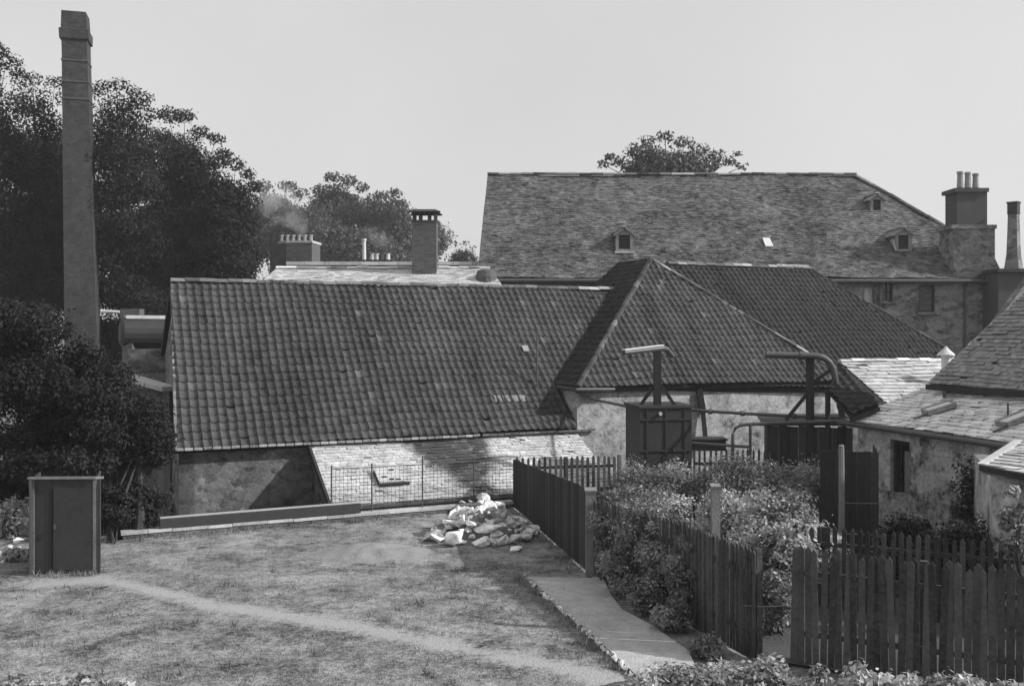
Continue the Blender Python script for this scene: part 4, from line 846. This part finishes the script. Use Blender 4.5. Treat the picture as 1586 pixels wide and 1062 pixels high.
o = MB(); dxm = xa+(xb-xa)*.33; o.box((dxm+.46, ys-.035, hz/2), (.86, .03, hz-.18)); dd_ = o.build('door', M['plank'], sh_); o = MB(); o.box((dxm+.06, ys-.06, hz/2), (.04,.03,.1)); o.build('handle', M['iron'], dd_)
o = MB(); o.box((dxm-.01, ys-.03, hz/2-.05), (.035, .02, hz-.3)); o.build('door_gap', M['black'], sh_)
# dark boarded fence behind the shed
bf = thing('board_fence', Kp(.5, 0, .6), 'dark close boarded fence under the big bush left of the barn', 'fence')
o = MB(); boards(o, Kp(-1.2, 0, .9), Kp(1.35, 0, .9), -.3, 1.62, .15, seed=19, jit=.05); o.build('boards', M['wood'], bf); o = MB(); o.bar(Kp(-1.2, 1.3, .95), Kp(1.35, 1.3, .95), .05, .09); o.build('rail', M['wood'], bf)
# ================================================================= FENCES
def fence(name, pts_, label, h0, h1, spacing, w, group, posts=(), seed=0, pointed=True, zb=.03, jit=.02, lean=.02, mtl='woodp', cat='fence', rails=(.28, .8)):
    a_, b_ = V((*pts_[0], 0)), V((*pts_[1], 0)); L = (b_-a_).length; d_ = (b_-a_)/L; n_ = V((-d_.y, d_.x, 0)); rr = random.Random(seed)
    t_ = thing(name, a_.lerp(b_, .5), label, cat, group); n = int(L/spacing)
    for i in range(n+1):
        s = L*i/n; h = h0+(h1-h0)*s/L+rr.uniform(-jit, jit); c_ = a_+d_*s; ww = w*rr.uniform(.9, 1.08); ln = d_*rr.uniform(-lean, lean)+n_*rr.uniform(-lean, lean)*.5; o = MB(); th = .022
        pr = [(-ww/2, 0), (ww/2, 0), (ww/2, h-.06), (0 if pointed else ww/2, h), (-ww/2, h-.06 if pointed else h)]
        if not pointed: pr = [(-ww/2, 0), (ww/2, 0), (ww/2, h), (-ww/2, h)]
        vs = [c_+d_*x_+n_*sd_*th/2+UP*(zb+z_)+ln*(z_/h) for sd_ in (-1, 1) for x_, z_ in pr]; k_ = len(pr)
        o.add(vs, [tuple(range(k_)), tuple(range(k_, 2*k_))[::-1]]+[(j, (j+1) % k_, k_+(j+1) % k_, k_+j) for j in range(k_)], rr.uniform(-.45, .75)); o.build('picket', M[mtl], t_)
    for fz in rails:
        o = MB(); o.bar(a_+n_*.045+UP*h0*fz, b_+n_*.045+UP*h1*fz, .05, .075); o.build('rail', M[mtl], t_)
    for s in posts:
        c_ = a_+d_*(s*L)+n_*.12; h = h0+(h1-h0)*s; o = MB(); o.box((c_.x, c_.y, h/2), (.1, .1, h), (d_, n_, UP)); o.build('post', M[mtl], t_)
    return t_
f1a, f1b = (.05, 26.3), (1.52, 19.1)
fence('boarded_fence', (f1a, f1b), 'black close boarded fence running back from the tall grey post beside the stones', 1.28, 1.66, .128, .122, 'garden fences', (.0, .33, .66), 1, pointed=False, jit=.012, lean=.004, mtl='wood')
fence('picket_fence', ((.15, 26.45), (2.85, 26.85)), 'short far picket fence with pointed tops against the pale lean-to roof', 1.3, 1.32, .15, .075, 'garden fences', (.5,), 2, jit=.03)
fence('picket_fence', ((1.62, 18.85), (2.72, 16.1)), 'overgrown picket fence between the grey post and the dense black paling', 1.5, 1.62, .12, .1, 'garden fences', (.5,), 3, jit=.04)
fence('picket_fence', ((2.74, 16.05), (3.5, 14.05)), 'dense black paling fence just left of the gap with the string', 1.64, 1.62, .078, .07, 'garden fences', (.05, .97), 4, jit=.03)
fence('picket_fence', ((4.05, 13.92), (7.9, 12.0)), 'near picket fence right of the gap, widest in the picture', 1.66, 1.64, .102, .094, 'garden fences', (.02, .4, .8), 5, jit=.05, lean=.05)
fence('picket_fence', ((4.95, 16.9), (8.9, 14.7)), 'low far picket fence across the garden behind the near fence', 1.4, 1.46, .13, .075, 'garden fences', (.1, .5, .9), 6, jit=.03)
fence('picket_fence', (tuple(pt(1075,0,24.6).xy), tuple(pt(1192,0,24.4).xy)), 'small hidden picket fence below the iron pipe rail', 1.78, 1.78, .13, .06, 'garden fences', (), 7, jit=.03)
post(915, 758, 19.0, .2, 'broad tall grey post between the boarded fence and the garden', zb=0)
post(960, 704, 26.6, .17, 'pale post at the right end of the far picket fence', round_=True)
post(1108, 752, 15.3, .13, 'pale square post rising behind the dense black paling')
# wire netting on the kerb
wn = thing('wire_fence', Kp(7.5, .17, .18), 'thin wire netting fence on iron posts along the kerb before the lean-to', 'fence')
wa, wb = 5.28, 10.25
o = MB(); s = wa
while s < wb: p = Kp(s, .17, .18); o.tube([p, p+UP*1.14+E1*random.uniform(-.01,.01)], .0042, 4, False); s += .105
for k in range(13): o.tube([Kp(wa+(wb-wa)*j/8, .2+k*.092+.015*mnoise.noise(V((j, k*.2, 0))), .18) for j in range(9)], .004, 4, False)
o.build('netting', M['wirem'], wn, uv=False)
for u in (513, 576, 655, 735):
    k_ = (u-CX)/FPX; s = (k_*K0.y-K0.x)/(E1.x-k_*E1.y); p = Kp(s+.05, .1, .18); MB().tube([p, p+UP*(1.3 if u != 655 else 1.42)], .022, 6).build('post', M['iron'], wn)
MB().tube([Kp(wa, 1.32, .18), Kp(7.7, 1.29, .18), Kp(wb, 1.3, .18)], .01, 5).build('top_wire', M['iron'], wn)
# string across the gap, clothes wires
def wire(a_, b_, sag_, r_, label, m='post', name='string'):
    a_, b_ = V(a_), V(b_); o = MB(); o.tube([a_.lerp(b_, k/10)-UP*sag_*4*(k/10)*(1-k/10) for k in range(11)], r_, 5); q_ = o.build(name, M[m]); tag(q_, label, 'wire')
wire(pt(1150, 937, 14.1), pt(1228, 936, 13.95), .02, .007, 'pale string tied across the narrow gap in the fences')
wire(pt(1240, 822, 18.6), pt(1590, 826, 17.6), .06, .007, 'thin wire stretched along above the low far picket fence', name='fence_wire')
wire(pt(1303, 778, 20.25), pt(1480, 772, 19.6), .05, .007, 'thin wire running from the grey pole past the cottage window', name='garden_wire')
# ================================================================= STONES AND SAND
rs = random.Random(77); pc = gp(742, 835)
cnt = 0
for i in range(190):
    a_ = rs.uniform(0, 2*math.pi); q_ = rs.random()**.55; x_ = pc.x+math.cos(a_)*q_*1.3; y_ = pc.y+.35+math.sin(a_)*q_*1.15
    hh = 1.0*max(0, 1-q_**1.1)+.04; zc = rs.uniform(.35, 1)*hh if q_ < .8 else .05
    sz = rs.uniform(.045, .13) if rs.random() < .6 else rs.uniform(.13, .26); o = MB(); rock(o, (x_, y_, zc+sz*.3), (sz*rs.uniform(.9,1.5), sz, sz*rs.uniform(.5,.85)), 1000+i, rs.randint(7, 11))
    q2_ = o.build('stone', M['stone']); tag(q2_, 'broken pale building stone in the rubble heap on the lawn by the fence', 'stone', 'stones of the rubble heap')
for i, (u, v, sx, sy, sz, lb) in enumerate(((755, 836, .42, .22, .14, 'large flat slab on the front of the rubble heap'), (703, 840, .3, .26, .22, 'big rough block at the front left foot of the rubble heap'), (800, 846, .22, .15, .06, 'thin flat stone lying loose right of the rubble heap'))):
    p = gp(u, v); o = MB(); rock(o, (p.x, p.y-.35, sz*.8+(.22 if i == 0 else 0)), (sx, sy, sz), 1200+i, 16, .15); tag(o.build('stone', M['stone']), lb, 'stone', 'stones of the rubble heap')
c_ = gp(578, 856); bm = bmesh.new(); N_ = 34; gridv = {}
for j in range(N_+1):
    for i in range(N_+1):
        x_ = c_.x-1.5+3*i/N_; y_ = c_.y-1.1+2.2*j/N_; q_ = math.hypot((x_-c_.x)/1.5, (y_-c_.y)/1.1)+.13*mnoise.noise(V((x_*2.2, y_*2.2, 7))); h = .27*max(0, 1-q_)**1.25*(1+.5*mnoise.noise(V((x_*3, y_*3, 2))))-.05+.03*mnoise.noise(V((x_*9, y_*9, 0)))
        gridv[i, j] = bm.verts.new((x_-c_.x, y_-c_.y, h if q_ < 1 else -.06))
for j in range(N_):
    for i in range(N_): bm.faces.new((gridv[i,j], gridv[i+1,j], gridv[i+1,j+1], gridv[i,j+1]))
me = bpy.data.meshes.new('sand_heap'); bm.to_mesh(me); bm.free(); me.polygons.foreach_set('use_smooth', [True]*len(me.polygons)); o = link('sand_heap', me, M['sand'], None, V((c_.x, c_.y, .02))); tag(o, 'low smooth heap of pale sand on the lawn left of the stones', 'sand heap')
# ================================================================= PLANTS
NB = [  # u, vtop, d, width px, label, material, leaves, size
 (985, 712, 24.5, 90, 'bush behind the far picket fence post, left end of the back row', 'leafg', 1500, .09),
 (1055, 706, 24.0, 110, 'bush with pale leaves in front of the dark tank', 'leafg', 1900, .09),
 (1130, 704, 23.6, 110, 'bush below the arched pipe rail', 'leafg', 1900, .09),
 (1205, 700, 23.0, 110, 'bush in front of the grey boarded shed', 'leafg', 1900, .09),
 (1262, 708, 22.4, 90, 'bush just left of the black screen', 'leafg', 1500, .09),
 (965, 748, 21.0, 90, 'bush close right of the broad grey post', 'leafg', 1700, .09),
 (1040, 745, 20.6, 110, 'bush with glossy leaves in the middle row, above the overgrown fence', 'leafb', 2000, .1),
 (1130, 742, 20.0, 130, 'bush in the middle row behind the square pale post', 'leafb', 2200, .1),
 (1215, 752, 19.0, 130, 'tall bright leaved bush left of the grey pole', 'leafb', 2400, .11),
 (1175, 800, 17.2, 110, 'dark leaved bush behind the dense black paling', 'leafg', 2000, .1),
 (1240, 795, 17.0, 120, 'drooping bright bush behind the gap in the fences', 'leafb', 2000, .11),
 (1205, 870, 15.2, 70, 'small light leaved bush seen through the gap in the fences', 'leafg', 1200, .08),
]
for k, (u, v, d_, wp, lb, mm, nl, ls) in enumerate(NB): bush(u, v, d_, wp*1.2, lb, M[mm], 400+k, int(nl*2.6), ls*.72, zb=.03)
CR = [(1062, 790, 15.75, 70, 'climbing plant over the top left corner of the dense black paling'),
 (940, 742, 18.5, 70, 'tall climbing plant over the fence top beside the broad grey post'), (1000, 752, 17.3, 100, 'tall climbing plant over the top of the overgrown picket fence'),
 (948, 770, 18.3, 60, 'climbing plant at the foot of the broad grey post'), (985, 775, 17.5, 90, 'climbing plant spilling over the left of the overgrown picket fence'), (1025, 785, 16.6, 80, 'climbing plant at the near end of the overgrown picket fence'),
 (965, 850, 17.4, 80, 'low plant at the path side of the overgrown fence, by the pale path end'), (1005, 880, 16.4, 90, 'low plant leaning over the middle of the garden path'), (1040, 925, 15.4, 80, 'low plant at the foot of the dense black paling beside the path'), (1095, 985, 14.2, 60, 'smallest plant at the path side of the dense black paling')]
for k, (u, v, d_, wp, lb) in enumerate(CR): bush(u, v, d_, wp, lb, M['leafg'], 450+k, 3200, .058, zb=.03, name='climber', depth=.35)
RB = [(1395, 790, 19.0, 110, 'low bush under the cottage wall left of its tall window', 'leafg'), (1470, 782, 18.6, 110, 'low bush under the middle of the cottage wall', 'leafg'), (1550, 776, 18.0, 110, 'low bush in front of the small slated porch', 'leafg'),
      (1400, 800, 18.0, 130, 'dark hedge plant left behind the near picket fence', 'leafd'), (1490, 800, 17.4, 140, 'dark hedge plant in the middle behind the near picket fence', 'leafd'), (1575, 796, 16.8, 120, 'dark hedge plant cut by the right edge', 'leafd')]
for k, (u, v, d_, wp, lb, mm) in enumerate(RB): bush(u, v, d_, wp, lb, M[mm], 470+k, 2200, .08, zb=.03)
bush(1506, 700, 19.5, 48, 'dark creeper climbing the cottage wall beside the porch', M['leafd'], 490, 1800, .08, zb=.03, name='creeper', depth=.35, cr=.25, ncl=22)
bush(1570, 745, 15.0, 55, 'leafy climber on the porch wall at the right edge', M['leafg'], 491, 900, .08, zb=.6, name='climber', depth=.25)
FG = [(1040, 1036, 12.3, 110), (1110, 1026, 12.4, 110), (1185, 1020, 12.2, 120), (1260, 1032, 11.8, 110), (1340, 1030, 11.6, 110), (1410, 1036, 11.4, 110), (1480, 1046, 11.2, 110), (1555, 1046, 11.0, 110)]
FG = [(u, v-6, d_, wp*1.15) for u, v, d_, wp in FG]
LBF = ['bushy plant at the bottom edge beside the end of the path edging', 'bushy plant at the foot of the dense black paling', 'bushy plant in front of the gap in the fences', 'bushy plant below the left end of the near picket fence', 'tallest bushy plant before the near picket fence', 'bushy plant before the near picket fence, third from the right edge', 'bushy plant before the near picket fence, second from the right edge', 'bushy plant in the bottom right corner']
for k, (u, v, d_, wp) in enumerate(FG): bush(u, v, d_, wp, LBF[k], M['leafb'], 500+k, 2600, .065, zb=.0, group='low plants at the bottom edge', name='low_plant', depth=.4)
for k, (u, v, lb) in enumerate(((30, 1048, 'broad leaved plant in the bottom left corner'), (105, 1045, 'broad leaved plant with a dark stalk at the bottom left edge'), (170, 1050, 'smallest broad leaved plant at the bottom left edge'))): bush(u, v, 12.3, 85, lb, M['leafb'], 520+k, 500, .11, zb=.0, group='low plants at the bottom edge', name='low_plant', depth=.35)
# plants and stones left of the shed
for k, (u, v, d_, wp, lb) in enumerate(((15, 765, 22.5, 80, 'light leaved plant at the left edge under the big bush'), (25, 850, 20.2, 60, 'light leaved plant beside the left wall of the dark shed'))): bush(u, v, d_, wp, lb, M['leafb'], 530+k, 700, .09, zb=.0)
# the big bushes left
def mass(name, clumps_px, label, m, seed, nl, ls, zb, trunk_u, cat='tree', group=None):
    cl = []
    for (u, v, d_, r_) in clumps_px:
        p = pt(u, v, d_); rr_ = r_/FPX*d_; cl.append((p.x, p.y, p.z, rr_*1.1, rr_*.9, rr_*.85))
    d0_ = clumps_px[0][2]; bx_ = pt(trunk_u, 0, d0_).x; t_ = thing(name, V((bx_, d0_, zb)), label, cat, group); o = MB(); zt_ = max(c[2] for c in cl)
    limbs(o, V((bx_, d0_, zb)), V((bx_, d0_, zt_-.3)), cl, .13, seed, 20); o.build('trunk', M['bark'], t_, uv=False); leaves('crown', cl, nl, ls, m, t_, seed, .3); return t_
g_ = random.Random(5)
cp = []
while len(cp) < 80:
    u = g_.uniform(-30, 178); v = g_.uniform(470, 700); q_ = g_.uniform(20, 44); lim = 458 if u < 70 else (500 if u < 125 else 545)
    if v-q_*.8 > lim: cp.append((u, v, g_.uniform(21.8, 24), q_))
cp += [(20,485,23,24),(60,484,23,22),(-5,480,23,24),(95,512,23,20),(130,535,23,18),(150,552,23,20),(180,585,23,18)]
mass('elder_tree', cp, 'big dark bushy tree spreading over the shed at the left', M['leafd'], 61, 62000, .078, 0, 60)
cp = [(g_.uniform(170, 248), g_.uniform(640, 730), g_.uniform(22.6, 23.6), g_.uniform(22, 34)) for _ in range(24)]+[(225,625,24,14),(205,615,24,14),(240,640,24,14),(175,775,22.2,22),(215,760,22.6,24),(245,775,23,20),(185,800,21.9,18),(232,805,22.8,16)]+[(60,715,21.5,26),(110,712,21.5,26),(160,715,22,24),(20,720,21.5,28)]
mass('elder_tree', cp, 'dark bush pressed against the left end of the barn', M['leafd'], 62, 20000, .08, 0, 215)
cp = [(g_.uniform(150, 265), g_.uniform(440, 500), 40, g_.uniform(22, 34)) for _ in range(12)]
# woods at left
T = [ # u, vtop, d, wpx, vbot, label
 (-30, 75, 52, 170, 520, 'tall dark tree cut by the left edge, highest crown', 60, ((10,95,20),(28,112,12),(5,80,10),(-5,72,10))),
 (65, 118, 55, 150, 520, 'tall dark tree directly behind the left side of the factory chimney', 70, ((50,122,16),(85,128,14),(30,122,16),(110,150,20))),
 (190, 128, 53, 150, 520, 'tall dark tree just right of the factory chimney', 75, ((165,135,16),(185,130,14),(220,152,16),(236,178,14),(150,140,14),(205,140,12))),
 (290, 172, 57, 130, 500, 'dark tree with a gap of sky through its crown', 34, ((262,178,16),(285,180,15),(310,205,15),(335,215,12),(345,240,14),(250,210,16),(250,330,26),(300,350,26),(335,300,20))),
 (165, 468, 57, 110, 600, 'low dark tree between the factory chimney foot and the boiler', 24, ()),
 (232, 425, 53, 120, 580, 'low dark tree filling the space behind the horizontal boiler', 30, ()),
 (352, 246, 54, 100, 500, 'dark tree at the right end of the left wood, above the barn ridge', 45, ((340,250,16),(365,255,14),(385,270,12),(392,290,14))),
 (262, 300, 56, 200, 480, 'broad low dark tree filling the foot of the wood behind the barn', 60, ()),
 (60, 330, 56, 230, 500, 'broad low dark tree at the left behind the factory chimney foot', 60, ()),
]
for k, (u, v, d_, wp, vb, lb, nc, ex) in enumerate(T):
    tree(u, v+12, d_, wp, vb, -1.6, lb, 'trees of the left wood', M['leafd'], 700+k, 52000, .15, int(nc*1.7), .95, ex, low=-1)
# grey middle-distance trees
T2 = [(430, 282, 120, 100, 420, 'pale hazy tree nearest the left wood', ((405,290,14),(445,288,12),(465,300,12))),
 (525, 272, 125, 120, 430, 'hazy tree with the highest crown in the middle distance', ((515,275,12),(540,280,12),(500,295,14),(560,290,10))),
 (600, 298, 122, 100, 430, 'hazy tree with a spreading bough left of the cowled chimney', ((590,302,10),(610,300,10),(620,315,8),(575,310,12))),
 (475, 318, 118, 120, 420, 'rounded hazy tree behind the row of pots', ()),
 (650, 335, 130, 90, 420, 'low hazy tree behind the cowled chimney', ((680,370,12),(670,350,12))),
 (560, 340, 116, 130, 430, 'broad low hazy tree behind the tall white pot', ()),
 (718, 380, 90, 34, 420, 'small dark tree in the gap left of the malt house', ((708,378,5),(722,376,6),(732,384,6)))]
for k, (u, v, d_, wp, vb, lb, ex) in enumerate(T2):
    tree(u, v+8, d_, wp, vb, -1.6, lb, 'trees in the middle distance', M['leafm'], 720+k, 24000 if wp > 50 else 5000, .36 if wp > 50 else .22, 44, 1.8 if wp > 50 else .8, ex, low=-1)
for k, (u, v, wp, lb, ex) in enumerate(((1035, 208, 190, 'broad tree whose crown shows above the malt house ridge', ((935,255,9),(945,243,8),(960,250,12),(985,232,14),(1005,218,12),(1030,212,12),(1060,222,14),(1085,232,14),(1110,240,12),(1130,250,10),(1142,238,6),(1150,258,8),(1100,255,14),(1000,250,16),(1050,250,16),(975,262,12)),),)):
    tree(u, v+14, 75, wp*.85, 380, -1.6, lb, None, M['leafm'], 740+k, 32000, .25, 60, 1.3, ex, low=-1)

for i in range(26):
    u = rs.uniform(-20, 44); v = rs.uniform(778, 905); p = gp(u if v < 880 else rs.uniform(-20, 30), v); sz = rs.uniform(.05, .11); o = MB(); rock(o, (p.x, p.y, sz*.3), (sz*1.3, sz, sz*.7), 1500+i, 11); tag(o.build('stone', M['stone']), 'small pale rockery stone in the rough ground left of the dark shed', 'stone', 'rockery stones left of the shed')
# ================================================================= THE AIR
mh = bpy.data.materials.new('haze'); mh.use_nodes = True; nt = mh.node_tree; nt.nodes.clear(); out = NN(nt, 'ShaderNodeOutputMaterial'); pv = NN(nt, 'ShaderNodeVolumePrincipled')
pv.inputs['Color'].default_value = (.95, .95, .95, 1); pv.inputs['Density'].default_value = .0007; pv.inputs['Anisotropy'].default_value = .2; nt.links.new(pv.outputs[0], out.inputs['Volume'])
hz_ = MB(); hz_.box((0, 85, 14.7), (260, 210, 34.6)); o = hz_.build('haze', mh, uv=False); tag(o, 'thin pale summer haze that greys the far trees', 'haze', kind='stuff')
def puff(pts_, seed, label):
    m_ = bpy.data.materials.new('smoke'); m_.use_nodes = True; nt = m_.node_tree; nt.nodes.clear(); out = NN(nt, 'ShaderNodeOutputMaterial'); pv = NN(nt, 'ShaderNodeVolumePrincipled')
    pv.inputs['Color'].default_value = (.95, .95, .95, 1); nz = NN(nt, 'ShaderNodeTexNoise'); nz.inputs['Scale'].default_value = .9; nz.inputs['Detail'].default_value = 4; tc = NN(nt, 'ShaderNodeTexCoord'); nt.links.new(tc.outputs['Object'], nz.inputs['Vector'])
    m1 = NN(nt, 'ShaderNodeMath', operation='MULTIPLY_ADD'); nt.links.new(nz.outputs[0], m1.inputs[0]); m1.inputs[1].default_value = 1.3; m1.inputs[2].default_value = -.52; m1.use_clamp = True
    nt.links.new(m1.outputs[0], pv.inputs['Density']); nt.links.new(pv.outputs[0], out.inputs['Volume'])
    o = MB(); o.tube([p for p, r_ in pts_], [r_ for p, r_ in pts_], 10); o = o.build('smoke', m_, uv=False); tag(o, label, 'smoke', kind='stuff')
puff([(J(465, 360)+V((0,.9,0)), .25), (J(460, 345)+V((0,1,0)), .6), (J(446, 330)+V((0,1.2,0)), 1.0), (J(425, 310)+V((0,1.4,0)), 1.3), (J(408, 300)+V((0,1.5,0)), 1.3), (J(385, 296)+V((0,1.5,0)), .5)], 1, 'thin pale smoke drifting left from the row of pots')
puff([(pt(601, 389, 68.8), .15), (pt(596, 380, 68.8), .4), (pt(585, 368, 68.8), .7), (pt(572, 358, 68.8), .3)], 2, 'wisp of pale smoke above the group of short pots')

for k, (u, v, wp) in enumerate(((-20, 700, 90), (30, 712, 90), (78, 716, 80))): bush(u, v, 24.6+.3*k, wp, ('dark bush at the far left edge under the big tree', 'dark bush behind the left half of the dark shed', 'dark bush behind the right half of the dark shed')[k], M['leafd'], 560+k, 3500, .09, zb=0.)

for k, (u, v, wp) in enumerate(((172, 742, 70), (212, 735, 66), (250, 742, 46))): bush(u, v, 22.0+.9*k, wp, ('dark shrub just right of the dark shed', 'dark shrub in front of the board fence', 'dark shrub squeezed against the corner of the barn')[k], M['leafd'], 580+k, 3600, .075, zb=0., depth=.3)
